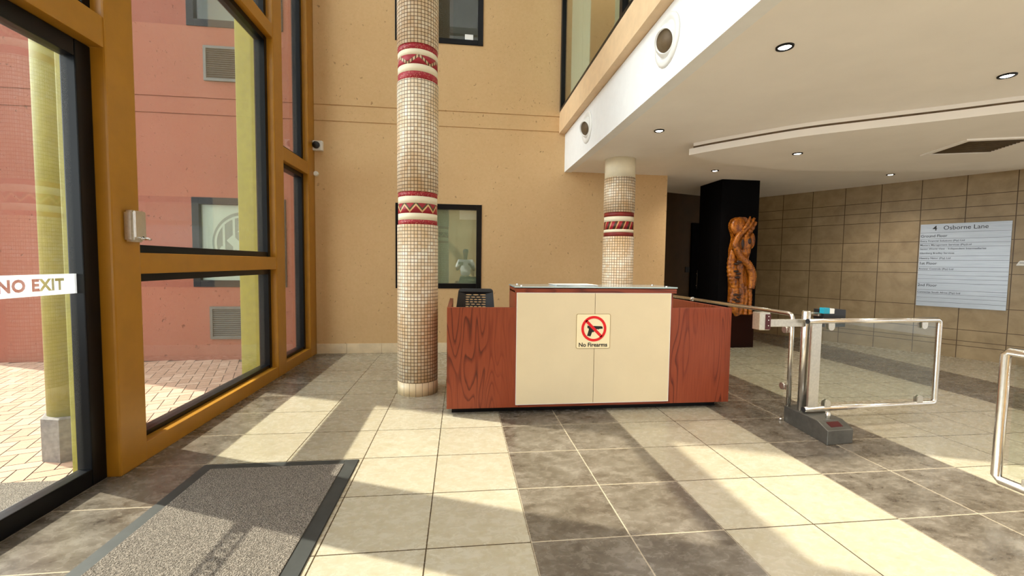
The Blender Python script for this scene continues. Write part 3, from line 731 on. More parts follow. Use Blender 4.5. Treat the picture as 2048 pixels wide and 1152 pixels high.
# no firearms sign on the desk front
t = thing('no_firearms_sign', (0.845, YD-0.012, 0.59), 'square cream No Firearms sign with a crossed pistol on the desk', 'sign')
SX0, SX1, SZ0, SZ1 = 0.688, 1.003, 0.588, 0.902; yA, yS = YD-0.0102, YD-0.0145
def rrect(x0, x1, z0, z1, r, k=6):
    p = []
    for cx, cz, a0 in ((x1-r, z1-r, 0), (x0+r, z1-r, 90), (x0+r, z0+r, 180), (x1-r, z0+r, 270)):
        for i in range(k+1): a = R(a0+90*i/k); p.append((cx+r*math.cos(a), cz+r*math.sin(a)))
    return p
MB().prism(rrect(SX0, SX1, SZ0, SZ1, 0.016), 'Y', yS+0.0008, yA).build('edge', M['edge_trim'], t)
MB().prism(rrect(SX0+0.003, SX1-0.003, SZ0+0.003, SZ1-0.003, 0.014), 'Y', yS, yS+0.0015).build('plate', M['sign_cream'], t)
gx, gz = 0.850, 0.768
gun = [(-0.060, 0.028), (-0.060, 0.006), (-0.050, 0.004), (-0.046, -0.006), (-0.062, -0.064), (-0.030, -0.070), (-0.016, -0.032), (0.0, -0.030), (0.008, -0.018), (0.010, -0.006),
       (0.036, -0.004), (0.042, -0.009), (0.050, -0.002), (0.081, 0.0), (0.081, 0.018), (0.076, 0.018), (0.072, 0.022), (-0.052, 0.027), (-0.054, 0.031)]
MB().prism([(gx+a, gz+c) for a, c in gun], 'Y', yS-0.0012, yS+0.0002).build('pistol_mark', M['black_print'], t)
rg = MB(); ring(rg, gx, gz, 0.116, 0.093, yS-0.0024, yS+0.0002, 56); ca_, sa_ = math.cos(R(-45)), math.sin(R(-45)); hw = 0.0125
rg.prism([(gx+ca_*a-sa_*c, gz+sa_*a+ca_*c) for a, c in ((-0.104, -hw), (0.104, -hw), (0.104, hw), (-0.104, hw))], 'Y', yS-0.0024, yS+0.0001)
rg.build('prohibition_ring', M['red_print'], t)
tx = MB(); place_text(tx, 'No Firearms', 0.052, (0.845, yS-0.0006, 0.605), (1, 0, 0), (0, 0, 1), bold=0.0012, align='CENTER'); tx.build('lettering', M['black_print'], t)

# ---------------------------------------------------------------- office chair behind the desk
t = thing('office_chair', (-0.2, 2.56, 0), 'black plastic office chair with a slotted backrest behind the desk', 'chair')
cx, cyy = -0.19, 2.56
def plate_with_holes(outline, holes, thick):
    """flat plate in local x/y with holes cut through, as a bmesh"""
    cu = bpy.data.curves.new('t', 'CURVE'); cu.dimensions = '2D'; cu.fill_mode = 'BOTH'; cu.extrude = thick/2
    for pts in [outline]+holes:
        sp = cu.splines.new('POLY'); sp.points.add(len(pts)-1); sp.use_cyclic_u = True
        for p, q_ in zip(sp.points, pts): p.co = (q_[0], q_[1], 0, 1)
    o = bpy.data.objects.new('t', cu); C.objects.link(o); bpy.context.view_layer.update()
    me = bpy.data.meshes.new_from_object(o.evaluated_get(bpy.context.evaluated_depsgraph_get()))
    bm = bmesh.new(); bm.from_mesh(me); bpy.data.objects.remove(o); bpy.data.curves.remove(cu); bpy.data.meshes.remove(me)
    return bm
outl = []
for cx_, cz_, a0, r_ in ((0.150, 1.040, 0, 0.034), (-0.150, 1.040, 90, 0.034), (-0.185, 0.64, 180, 0.04), (0.185, 0.64, 270, 0.04)):
    for i in range(7): a = R(a0+15*i); outl.append((cx_+r_*math.cos(a), cz_+r_*math.sin(a)))
hl = []
for k, zc in enumerate((1.008, 0.983, 0.958, 0.933, 0.908, 0.883, 0.858, 0.833)):
    cnt = (3, 4, 5, 5, 4, 5, 4, 5)[k]; wd = 0.225/cnt
    for i in range(cnt):
        xc = -0.1125+wd*(i+0.5)
        hl.append([(xc+wd*0.43*math.cos(2*PI*q_/14), zc+0.0062*math.sin(2*PI*q_/14)) for q_ in range(14)])
bm = plate_with_holes(outl, hl, 0.022); bk = MB()
ry = R(-9)
for v in bm.verts:
    x_, z_, d_ = v.co.x, v.co.y, v.co.z
    yy = 0.14*(z_-0.75)-0.5*x_*x_-d_
    v.co = Vector((cx+x_*math.cos(ry)-yy*math.sin(ry), cyy+0.03+x_*math.sin(ry)+yy*math.cos(ry), z_+0.002))
bk._in(bm); bk.build('backrest', M['black_plastic'], t)
MB().prism(rrect(cx-0.215, cx+0.215, 0.50, 0.58, 0.03), 'Y', cyy-0.40, cyy+0.02, 0.008).build('seat', M['black_plastic'], t)
MB().box(cx-0.05, cx+0.05, cyy+0.03, cyy+0.055, 0.46, 0.80, 0.004).box(cx-0.05, cx+0.05, cyy-0.2, cyy+0.055, 0.44, 0.47, 0.004).build('back_bracket', M['black_plastic'], t)
MB().tube([(cx, cyy-0.2, 0.09), (cx, cyy-0.2, 0.50)], 0.03).build('gas_lift', M['black_alu'], t)
for i in range(5):
    a = 2*PI*i/5+0.3; e = (cx+0.27*math.cos(a), cyy-0.2+0.27*math.sin(a))
    lg = MB().tube([(cx, cyy-0.2, 0.10), (e[0], e[1], 0.075)], [0.028, 0.018]).build('leg', M['black_plastic'], t)
    MB().lathe([(0.028, -0.02), (0.03, -0.012), (0.03, 0.012), (0.028, 0.02)], 16, (e[0], e[1], 0.03), 'X').build('castor', M['black_plastic'], lg)

# ---------------------------------------------------------------- door mat
t = thing('door_mat', (-1.5, 0, 0), 'large dark grey pile doormat with a rubber border on the floor tiles', 'doormat')
MB().box(-1.925, -1.105, -2.6, 0.905, 0.002, 0.013, 0.003).build('pile', M['mat_pile'], t)
mo = [(-2.0, 0.99), (-1.022, 0.975), (-1.022, -2.7), (-2.0, -2.7)]
b = MB()
b.prism([(-2.0, -2.7), (-1.915, -2.7), (-1.915, 0.98), (-2.0, 0.98)], 'Z', 0.0, 0.008, 0.003)
b.prism([(-1.115, -2.7), (-1.022, -2.7), (-1.022, 0.975), (-1.115, 0.975)], 'Z', 0.0, 0.008, 0.003)
b.prism([(-1.92, 0.90), (-1.11, 0.90), (-1.11, 0.975), (-1.92, 0.98)], 'Z', 0.0, 0.008, 0.003)
b.build('border', M['rubber'], t)

# ---------------------------------------------------------------- soap dispenser on the post
t = thing('hand_sanitiser_dispenser', (-2.36, 0.96, 1.45), 'small steel hand sanitiser dispenser fixed to the ochre post', 'dispenser')
b = MB(); b.prism([(0.958, 1.452), (1.062, 1.452), (1.062, 1.648), (0.958, 1.648)], 'X', -2.421, -2.362, 0.012); b.build('case', M['steel_flat'], t)
b = MB(); b.prism([(0.962, 1.478), (1.060, 1.478), (1.060, 1.646), (0.962, 1.646)], 'X', -2.364, -2.352, 0.005); b.build('cover', M['steel'], t)
MB().tube([(-2.365, 1.03, 1.475), (-2.325, 1.03, 1.475), (-2.312, 1.03, 1.469)], [0.010, 0.009, 0.006]).lathe([(0.014, -2.362), (0.014, -2.352)], 16, (0, 1.03, 1.475), 'X').build('spout', M['chrome'], t)

# ---------------------------------------------------------------- camera and sensor on the back wall
t = thing('security_camera', (-2.36, YB, 2.97), 'white wall camera with a black round lens on the ochre wall', 'camera')
MB().box(-2.437, -2.292, YB-0.07, YB, 2.905, 3.04, 0.012).build('housing', M['white_plastic'], t)
MB().lathe([(0.05, YB-0.07), (0.048, YB-0.095), (0.03, YB-0.112), (0.0, YB-0.118)], 24, (-2.372, 0, 2.975), 'Y').build('lens_dome', M['black_plastic'], t)
t = thing('alarm_sensor', (-2.40, YB, 2.58), 'tiny white sensor on the ochre wall below the camera', 'sensor')
MB().lathe([(0.036, YB), (0.036, YB-0.03), (0.026, YB-0.05)], 20, (-2.397, 0, 2.585), 'Y').build('sensor_body', M['white_plastic'], t)

# ---------------------------------------------------------------- ceiling: dropped leaf shaped panel, downlights, grille
front = [(2.26, 2.81), (2.46, 2.53), (2.93, 1.98), (3.40, 1.61), (3.82, 1.30), (4.14, 1.05), (4.6, 0.75), (5.3, 0.38), (6.2, 0.1), (7.2, 0.0)]
back = [(7.3, 2.3), (6.61, 2.70), (6.01, 3.0), (5.08, 3.20), (4.06, 3.32), (3.46, 3.25), (2.82, 3.09)]
def catmull(pts, k=6):
    out = []
    for i in range(len(pts)-1):
        p0, p1, p2, p3 = (Vector(pts[max(i-1, 0)]), Vector(pts[i]), Vector(pts[i+1]), Vector(pts[min(i+2, len(pts)-1)]))
        for j in range(k):
            u = j/k; out.append(0.5*((2*p1)+(p2-p0)*u+(2*p0-5*p1+4*p2-p3)*u*u+(3*p1-p0-3*p2+p3)*u**3))
    return out+[Vector(pts[-1])]
front = [tuple(p) for p in catmull(front)]; back = [tuple(p) for p in catmull(back)]
pan = thing('ceiling_panel', (4.5, 2, 2.62), kind='structure')
MB().prism(front+back, 'Z', 2.62, 2.69).build('panel', M['ceiling_paint'], pan)
cxm = sum(p[0] for p in front+back)/len(front+back); cym = sum(p[1] for p in front+back)/len(front+back)
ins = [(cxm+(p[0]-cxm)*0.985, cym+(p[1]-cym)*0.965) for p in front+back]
MB().prism(ins, 'Z', 2.69, 2.714).build('painted_shadow_strip', M['brown_grille'], pan)  # dark brown strip painted in for the shadow above the panel edge
MB().prism(ins, 'Z', 2.714, 2.751).build('panel_stem', M['ceiling_paint'], pan)
DL = [(1.70, 0.63, 2.75, 'ceiling downlight nearest the white fascia with its large round vents'), (3.57, 0.78, 2.75, 'ceiling downlight at the right edge, in front of the dropped panel'),
      (1.70, 2.40, 2.75, 'ceiling downlight above the right end of the reception desk'), (3.36, 4.08, 2.75, 'ceiling downlight just in front of the black pillar'),
      (3.40, 2.54, 2.62, 'downlight set in the dropped leaf shaped ceiling panel'), (6.04, 3.88, 2.75, 'ceiling downlight close to the tiled wall, behind the dropped panel')]
def make_downlight():
    t = thing('downlight', (0, 0, 0))
    MB().lathe([(0.038, -0.002), (0.041, -0.010), (0.051, -0.009), (0.053, 0.001), (0.038, 0.001)], 28).build('trim_ring', M['black_alu'], t)
    MB().lathe([(0.0, -0.008), (0.030, -0.007), (0.038, -0.002)], 24).build('lamp_face', M['lamp'], t)
    return t
proto = make_downlight()
FILL_DL = [(x, y, 2.75, 'added fill downlight in the wing ceiling, out of view beside or behind the viewer') for x in (1.70, 3.57, 5.44, 7.3) for y in (0.70, -1.10, -2.90, -4.7) if not (y > 0 and x < 4)]  # unseen extra fixtures, added as fill to brighten the wing
for i, (x, y, z, lab) in enumerate(DL+FILL_DL):
    o = proto if i == 0 else copy_tree(proto)
    o.location = (x, y, (2.62 if (x > 4.5 and y > 0.3 and z == 2.75 and y < 2) else z)-0.0005); tag(o, lab, 'downlight', 'ceiling downlights')
    L = bpy.data.lights.new('downlight_beam', 'SPOT'); L.energy = 50; L.spot_size = R(135); L.spot_blend = 1.0; L.color = (1, 0.92, 0.80); L.shadow_soft_size = 0.035
    lo = bpy.data.objects.new('downlight_beam', L); C.objects.link(lo); lo.location = (x, y, o.location.z-0.02)
t = thing('ceiling_grille', (4.97, 1.99, 2.62), 'square brown air grille set diagonally in the dropped ceiling panel', 'grille')
q = [(4.767, 2.38), (4.573, 1.777), (5.14, 1.58), (5.38, 2.17)]
qc = (sum(p[0] for p in q)/4, sum(p[1] for p in q)/4)
def sc(k): return [(qc[0]+(p[0]-qc[0])*k, qc[1]+(p[1]-qc[1])*k) for p in q]
def quadframe(mb, a, b_, z0, z1):
    for i in range(4):
        j = (i+1) % 4; mb.prism([a[i], a[j], b_[j], b_[i]], 'Z', z0, z1)
fmb = MB(); quadframe(fmb, sc(1.0), sc(0.84), 2.606, 2.6199); fmb.build('grille_frame', M['ceiling_paint'], t)
MB().prism(sc(0.86), 'Z', 2.6165, 2.6198).build('backing', M['brown_grille'], t)
gm = MB(); q8 = sc(0.84)
for i in range(1, 12):
    k = i/12
    a = [q8[0][c]+(q8[1][c]-q8[0][c])*k for c in (0, 1)]; b_ = [q8[3][c]+(q8[2][c]-q8[3][c])*k for c in (0, 1)]
    gm.tube([(a[0], a[1], 2.612), (b_[0], b_[1], 2.612)], 0.004, 6)
gm.build('slats', M['brown_grille'], t)

# air nozzles on the white fascia
def make_nozzle():
    t = thing('air_nozzle', (1.21, 0, 0)); X = 1.21
    MB().lathe([(0.136, X), (0.190, X), (0.190, X-0.010), (0.180, X-0.020), (0.150, X-0.022), (0.136, X-0.006)], 40, (0, 0, 0), 'X').build('flange', M['white_plastic'], t)
    ax = Vector((-1.0, -0.42, -0.30)).normalized(); q = Vector((-1, 0, 0)).rotation_difference(ax).to_matrix()
    def tilt(mb, c):
        for v in mb.bm.verts: v.co = Vector(c)+q @ v.co
        return mb
    c = (X+0.04, 0, 0); r = 0.135
    prof = [(r*math.sin(a), -r*math.cos(a)) for a in [R(d) for d in (40, 50, 60, 70, 80, 88)]]
    prof = [(0.080, -0.082), (0.083, -0.106)]+prof
    tilt(MB().lathe([(a, h) for a, h in prof], 40, (0, 0, 0), 'X'), c).build('nozzle_ball', M['white_plastic'], t)
    tilt(MB().lathe([(0.0, -0.090), (0.0815, -0.088), (0.0815, -0.078)], 32, (0, 0, 0), 'X'), c).build('nozzle_core', M['brown_grille'], t)
    return t
nz = make_nozzle()
for i, (y, z, lab) in enumerate(((1.245, 3.058, 'large round white air nozzle on the fascia, nearer one, at the top'), (3.358, 3.048, 'round white air nozzle on the fascia near the back wall'))):
    o = nz if i == 0 else copy_tree(nz); o.location = (1.21, y, z); tag(o, lab, 'air nozzle', 'air nozzles on the white fascia')

# ---------------------------------------------------------------- black pillar with the carving
tag(MB().box(3.842, 4.50, 4.65, 5.3, 0, 2.75, 0.004).build('pillar', M['black_pillar']), 'black square pillar behind the desk carrying the orange wood carving', 'pillar')
def cv(X, Y, d=0.0):
    d = d+0.03       # carving sketch coordinates to the pillar face
    px, py = 1420+X/4.11, 420+Y/4.11
    return Vector((4.128+0.00037*(py-432)+0.0083*(px-1475), 4.65-d, 2.166-0.00819*(py-432)))
t = thing('wood_carving', (4.17, 4.65, 0.54), 'tall orange carved wooden totem hung on the black pillar', 'carving')
def cpath(pts, d): return [cv(x, y, d) for x, y in pts]
def smooth_path(pts, k=6):
    out = []
    for i in range(len(pts)-1):
        p0, p1, p2, p3 = (Vector(pts[max(i-1, 0)]), Vector(pts[i]), Vector(pts[i+1]), Vector(pts[min(i+2, len(pts)-1)]))
        for j in range(k):
            u = j/k; out.append(0.5*((2*p1)+(p2-p0)*u+(2*p0-5*p1+4*p2-p3)*u*u+(3*p1-p0-3*p2+p3)*u**3))
    out.append(Vector(pts[-1])); return out
def ribbed(pts, rads, d, every=2, amp=0.12, flat=1.0):
    p = smooth_path([(x, y, r_) for (x, y), r_ in zip(pts, rads)], 14)
    path = [cv(v.x, v.y, d) for v in p]; rr = [v.z*(1+(amp if (i//every) % 2 else -amp)) for i, v in enumerate(p)]
    m = MB().tube(path, rr, 12)
    for v in m.bm.verts: v.co.y = 4.65-d+(v.co.y-(4.65-d))*flat
    return m
# body slab with relief
sil = [(140, 120), (165, 75), (220, 60), (285, 62), (300, 90), (345, 65), (340, 130), (320, 185), (335, 240), (320, 330), (300, 400), (320, 520), (325, 600), (320, 700), (322, 780), (315, 855), (297, 850),
       (290, 700), (280, 700), (272, 855), (250, 850), (246, 800), (225, 862), (185, 860), (175, 800), (132, 750), (138, 640), (134, 540), (136, 450), (142, 320), (165, 230), (152, 180)]
pr = [cv(x, y) for x, y in sil]
MB().prism([(p.x, p.z) for p in pr], 'Y', 4.575, 4.648, 0.012).build('body_slab', M['carved'], t)
ribbed([(165, 330), (150, 430), (160, 540), (180, 640)], [0.05, 0.07, 0.085, 0.06], 0.05, 2, 0.05, 0.7).build('torso', M['carved'], t)
ribbed([(205, 250), (240, 380), (225, 480), (235, 600)], [0.06, 0.10, 0.075, 0.05], 0.05, 3, 0.03, 0.6).build('chest', M['carved'], t)
m = MB(); seg = 44
for i in range(seg):                       # spiny round head
    a = 2*PI*i/seg; a2 = a+2*PI/seg*0.55
    c = cv(205, 140, 0.06)
    m.prism([(c.x+0.05*math.cos(a), c.z+0.05*math.sin(a)), (c.x+0.142*math.cos(a), c.z+0.155*math.sin(a)), (c.x+0.142*math.cos(a2), c.z+0.155*math.sin(a2)), (c.x+0.05*math.cos(a2), c.z+0.05*math.sin(a2))], 'Y', 4.58, 4.615)
m.build('mane', M['carved'], t)
MB().ball(cv(205, 140, 0.06), (0.135, 0.055, 0.15)).build('crest', M['carved'], t)
ribbed([(330, 70), (285, 130), (230, 180), (180, 240), (165, 300), (215, 390), (280, 450), (312, 540), (300, 640)], [0.02, 0.04, 0.045, 0.05, 0.052, 0.056, 0.06, 0.064, 0.05], 0.10, 1, 0.10, 0.85).build('serpent', M['carved'], t)
ribbed([(345, 100), (300, 165), (255, 215), (215, 250)], [0.025, 0.04, 0.035, 0.02], 0.085, 3, 0.08).build('horn', M['carved'], t)
ribbed([(285, 60), (262, 115), (225, 165)], [0.012, 0.025, 0.02], 0.12, 3, 0.05).build('horn', M['carved'], t)
fm = MB().ball(cv(262, 275, 0.06), (0.115, 0.075, 0.17)).ball(cv(318, 250, 0.06), (0.05, 0.05, 0.13)).ball(cv(262, 340, 0.07), (0.075, 0.06, 0.10)); fm.build('face', M['carved'], t)
MB().ball(cv(276, 258, 0.125), (0.034, 0.022, 0.05)).ball(cv(222, 280, 0.12), (0.022, 0.02, 0.08)).build('eye', M['carved_dark'], t)
ribbed([(185, 640), (170, 720), (165, 780), (205, 860)], [0.065, 0.085, 0.085, 0.05], 0.05, 3, 0.05, 0.7).build('foot', M['carved'], t)
ribbed([(240, 590), (235, 700), (225, 780), (215, 855)], [0.05, 0.075, 0.07, 0.05], 0.045, 3, 0.04, 0.7).build('foot', M['carved'], t)
ribbed([(265, 620), (272, 700), (265, 790), (262, 855)], [0.03, 0.032, 0.03, 0.035], 0.05, 3, 0.06).build('foot', M['carved'], t)
ribbed([(300, 640), (305, 720), (302, 790), (310, 852)], [0.04, 0.035, 0.032, 0.036], 0.05, 3, 0.06).build('foot', M['carved'], t)
for x, y, a in ((165, 690, 0.03), (190, 710, 0.025), (155, 730, 0.028), (180, 745, 0.03), (200, 690, 0.02), (170, 500, 0.03), (190, 520, 0.03), (180, 550, 0.03), (200, 425, 0.035), (175, 440, 0.03)):
    MB().ball(cv(x, y, 0.105), (a*1.6, 0.02, a*0.7), 2).build('carved_notch', M['carved_dark'], t)

# dark door furniture on the alcove wall
def on_alcove(s, d, z): return Vector((3.618+0.951*s+0.309*d, 6.037+0.309*s-0.951*d, z))
def albox(s0, s1, d0, d1, z0, z1, bev=0.0):
    b = MB().box(s0, s1, -d1, -d0, z0, z1, bev); b.bm.transform(Matrix.Translation((3.618, 6.037, 0)) @ Matrix.Rotation(math.atan2(0.309, 0.951), 4, 'Z')); return b
t = thing('door_3', on_alcove(1.3, 0.0, 0.0), kind='structure')
albox(0.62, 1.50, 0.0, 0.04, 0.0, 2.2, 0.004).build('door_leaf', M['black_pillar'], t)
albox(1.51, 2.30, 0.0, 0.04, 0.0, 2.2, 0.004).build('door_leaf', M['black_pillar'], t)
MB().tube([on_alcove(0.74, 0.09, 0.88), on_alcove(0.74, 0.09, 1.26)], 0.012).tube([on_alcove(0.74, 0.03, 0.95), on_alcove(0.74, 0.09, 0.95)], 0.009).tube([on_alcove(0.74, 0.03, 1.19), on_alcove(0.74, 0.09, 1.19)], 0.009).build('door_handle', M['steel'], t)
t = thing('switch_plate', on_alcove(0.55, 0.0, 1.2), 'small black switch plate on the dark alcove wall', 'switch')
b = MB().box(-0.055, 0.055, -0.02, 0, -0.055, 0.055, 0.004); b.bm.transform(Matrix.Translation(on_alcove(0.55, 0.0, 1.27)) @ Matrix.Rotation(math.atan2(0.309, 0.951), 4, 'Z')); b.build('plate', M['black_plastic'], t)

# ---------------------------------------------------------------- directory sign on the tiled wall
t = thing('directory_sign', on_right(2.0, 0.02, 0.76), 'brushed metal 4 Osborne Lane directory board on the tiled wall', 'sign')
s0, s1, z0, z1 = 1.515, 2.475, 0.760, 2.042
RM = Matrix.Translation((6.16, 5.45, 0)) @ Matrix.Rotation(ang, 4, 'Z')
def rbuild(mb, name, mat, par):
    mb.bm.transform(RM); return mb.build(name, mat, par)
rbuild(MB().box(s0, s1, -0.022, -0.002, z0, z1, 0.002), 'board', M['sign_alu'], t)
H = z1-z0; ln = MB()
for fz in (0.104, 0.179, 0.23, 0.276, 0.388, 0.439, 0.52, 0.567, 0.62, 0.665, 0.714, 0.8, 0.85, 0.894, 0.945):
    ln.box(s0+0.004, s1-0.004, -0.0232, -0.0218, z1-H*fz-0.002, z1-H*fz+0.002)
rbuild(ln, 'rules', M['grey_print'], t)
tx = MB()
def line(s, fz, body, size, **kw): place_text(tx, body, size, (s, -0.0225, z1-H*fz), (1, 0, 0), (0, 0, 1), **kw)
line(s0+0.14, 0.077, '4', 0.105, bold=0.001); line(s0+0.26, 0.072, 'Osborne Lane', 0.088, squash=0.93, bold=0.0004)
line(s0+0.008, 0.158, 'Ground Floor', 0.056, bold=0.0006, squash=0.95)
for fz, body in ((0.213, 'Entry Financial Solutions (Pty) Ltd'), (0.262, 'Masters Management Services (Pty)Ltd'), (0.309, 'Senior World View - Independent Intermediaries'), (0.361, 'Glamberg Bradley Services'), (0.422, 'Heestry Nator (Pty) Ltd')):
    line(s0+0.008, fz, body, 0.036, bold=0.0004)
line(s0+0.008, 0.49, '1st Floor', 0.056, bold=0.0006); line(s0+0.008, 0.553, 'Answer Controls (Pty) Ltd', 0.036, bold=0.0004)
line(s0+0.008, 0.758, '2nd Floor', 0.056, bold=0.0006); line(s0+0.008, 0.838, 'Connectas South Africa (Pty) Ltd', 0.036, bold=0.0004)
rbuild(tx, 'lettering', M['black_print'], t)
t = thing('wall_box', on_right(2.62, 0.03, 1.42), 'small white box on the tiled wall right of the directory board', 'box')
rbuild(MB().prism([(2.535, 1.405), (2.70, 1.405), (2.70, 1.475), (2.57, 1.475)], 'Y', -0.06, 0.0, 0.006), 'case', M['white_plastic'], t)
rbuild(MB().box(2.57, 2.69, -0.0625, -0.058, 1.440, 1.446), 'slot', M['black_plastic'], t)

# ---------------------------------------------------------------- balustrade beside the desk
t = thing('glass_balustrade', (2.48, 2.4, 0), 'straight steel rail and glass balustrade running back beside the desk', 'balustrade')
rx = lambda y: 2.492-(y-1.40)*0.012
MB().tube([(rx(1.405), 1.405, 0.141), (rx(1.405), 1.405, 0.912), (rx(1.42), 1.42, 0.934), (rx(1.45), 1.45, 0.942), (rx(4.4), 4.4, 0.942)], 0.019, 14).tube([(rx(4.4), 4.4, 0.0), (rx(4.4), 4.4, 0.942)], 0.019, 14).build('handrail', M['steel'], t)
MB().tube([(rx(2.99), 2.99, 0.942), (rx(3.03), 3.03, 0.942)], 0.024, 14).build('rail_collar', M['steel'], t)
b = MB(); b.prism([(1.455, 0.19), (4.33, 0.19), (4.33, 0.87), (1.455, 0.87)], 'X', 2.473, 2.483); b.build('glass_panel', M['clear_glass'], t)
for z in (0.30, 0.80):
    MB().lathe([(0.030, -0.013), (0.030, 0.013)], 20, (2.478, 1.462, z), 'X').box(2.468, 2.490, 1.41, 1.46, z-0.02, z+0.02).build('glass_clamp', M['steel_flat'], t)
MB().lathe([(0.014, 0), (0.014, 0.02), (0.008, 0.025)], 12, (2.455, 1.44, 0)).build('floor_bolt', M['steel'], t)

# ---------------------------------------------------------------- turnstile gate
t = thing('swing_gate', (2.54, 1.2, 0), 'steel framed glass swing gate on a dark steel floor plinth', 'gate')
b = MB()
prof = [(0, 0), (0.52, 0), (0.52, 0.138), (0.11, 0.150), (0.0, 0.112)]     # along the plinth, height
A_, B_, C_, D_ = Vector((2.415, 0.908, 0)), Vector((2.652, 0.93, 0)), Vector((2.475, 1.45, 0)), Vector((2.712, 1.472, 0))
lo = [b.bm.verts.new(A_.lerp(C_, p/0.54)+Vector((0, 0, h))) for p, h in prof]; hi = [b.bm.verts.new(B_.lerp(D_, p/0.54)+Vector((0, 0, h))) for p, h in prof]
b.bm.faces.new(lo[::-1]); b.bm.faces.new(hi)
for i in range(5): b.bm.faces.new((lo[i], lo[(i+1) % 5], hi[(i+1) % 5], hi[i]))
bmesh.ops.recalc_face_normals(b.bm, faces=b.bm.faces[:]); bmesh.ops.bevel(b.bm, geom=b.bm.edges[:], offset=0.004, segments=1, affect='EDGES')
pl = b.build('plinth', M['dark_steel'], t)
n1 = MB()
def on_bevel(u, v, h=0.0):
    p = A_.lerp(B_, u).lerp(C_.lerp(D_, u), (0.11*v)/0.54); return p+Vector((0, 0, 0.112+0.038*v+h))
c4 = [on_bevel(u, v, 0.0012) for u, v in ((0.25, 0.3), (0.72, 0.3), (0.72, 0.8), (0.25, 0.8))]
lo = [n1.bm.verts.new(p-Vector((0, 0, 0.002))) for p in c4]; hi = [n1.bm.verts.new(p+Vector((0, 0, 0.001))) for p in c4]
n1.bm.faces.new(hi); n1.bm.faces.new(lo[::-1])
for i in range(4): n1.bm.faces.new((lo[i], lo[(i+1) % 4], hi[(i+1) % 4], hi[i]))
n1.build('name_plate', M['red_dark'], pl)
MB().lathe([(0.034, 0.13), (0.034, 0.975), (0.028, 0.985)], 24, (2.517, 1.285, 0)).build('post', M['steel'], t)
ux, uy = Vector((1, 0.055, 0)).normalized(), None
G0 = Vector((2.475, 1.205, 0)); GL = 1.30
def gp(s, z, d=0): return G0+ux*s+Vector((0, -d, z))
fr_ = MB().tube([gp(-0.01, 0.906), gp(GL-0.02, 0.906), gp(GL, 0.895), gp(GL+0.003, 0.875), gp(GL+0.003, 0.21), gp(GL, 0.185), gp(GL-0.02, 0.176), gp(-0.01, 0.176)], 0.021, 14)
fr_.build('gate_frame', M['steel'], t)
for z in (0.906, 0.176): MB().tube([gp(-0.016, z), gp(-0.0105, z)], 0.0205, 14).build('end_cap', M['black_plastic'], t)
b = MB(); q0, q1 = gp(0.02, 0), gp(0.115, 0)
b.prism([(q0.x, q0.y-0.012), (q1.x, q1.y-0.012), (q1.x, q1.y+0.012), (q0.x, q0.y+0.012)], 'Z', 0.19, 0.89, 0.003); b.build('hinge_plate', M['steel_flat'], t)
b = MB(); q0, q1 = gp(0.13, 0), gp(GL-0.035, 0)
b.prism([(q0.x, q0.y-0.005), (q1.x, q1.y-0.005), (q1.x, q1.y+0.005), (q0.x, q0.y+0.005)], 'Z', 0.225, 0.885); b.build('glass_panel', M['clear_glass'], t)
def clamp(p, up, par):
    b = MB(); s_ = 1 if up else -1
    for yy in (-0.018, 0.008):
        pr = [(p.x-0.028, p.z), (p.x+0.028, p.z)]+[(p.x+0.028*math.cos(a), p.z+s_*(0.03+0.028*math.sin(a))) for a in [PI*i/10 for i in range(11)]]
        b.prism(pr, 'Y', p.y+yy, p.y+yy+0.01)
    b.build('glass_clamp', M['steel_flat'], par)
for s in (0.20, 1.13):
    clamp(gp(s, 0.888), False, t); clamp(gp(s, 0.194), True, t)
MB().tube([(2.567, 1.075, 0.14), (2.567, 1.075, 0.20)], 0.017, 14).build('gate_stop', M['steel'], t)
b = MB().box(2.115, 2.49, 1.255, 1.285, 0.855, 0.915, 0.003); b.build('reader_arm', M['steel_flat'], t)
rd = MB().box(2.055, 2.145, 1.225, 1.315, 0.832, 0.975, 0.006).build('card_reader', M['steel_flat'], t)
rf = MB().box(2.105, 2.147, 1.219, 1.226, 0.838, 0.962, 0.002).build('reader_face', M['red_dark'], rd)
for z in (0.945, 0.915, 0.870): MB().lathe([(0.004, 1.2165), (0.004, 1.2195)], 10, (2.127, 0, z), 'Y').build('indicator', M['white_plastic'], rd)
MB().tube([(2.53, 1.30, 0.965), (2.76, 1.42, 0.945)], 0.010).box(2.72, 2.80, 1.39, 1.45, 0.925, 0.952, 0.004).build('device_arm', M['steel_flat'], t)
tv = MB().box(2.745, 2.955, 1.36, 1.47, 0.835, 0.985, 0.006).build('scanner', M['black_plastic'], t)
MB().box(2.738, 2.795, 1.354, 1.40, 0.950, 1.0, 0.004).build('scanner_window', M['teal'], tv)
MB().box(2.797, 2.84, 1.354, 1.40, 0.950, 0.994, 0.004).build('scanner_button', M['white_plastic'], tv)

# second gate leaf at the right edge, nearer the viewer
t = thing('gate_leaf', (2.70, -0.5, 0), 'steel framed glass gate leaf cut by the right edge of the view', 'gate')
GX = 2.715
tb = [(GX, -1.1, 0.888), (GX, 0.06, 0.888), (GX, 0.08, 0.868), (GX-0.005, 0.08, 0.17), (GX-0.005, 0.06, 0.15), (GX-0.005, -1.1, 0.15)]
MB().tube(tb, 0.024, 16).build('leaf_frame', M['steel'], t)
MB().box(GX-0.008, GX-0.0, -1.05, 0.03, 0.20, 0.85).build('glass_panel', M['clear_glass'], t)
MB().tube([(GX, -1.1, 0.0), (GX, -1.1, 0.95)], 0.034, 18).build('post', M['steel'], t)
for z in (0.86, 0.18): MB().box(GX-0.02, GX+0.012, -0.10, -0.04, z-0.035, z+0.025, 0.004).build('glass_clamp', M['steel_flat'], t)

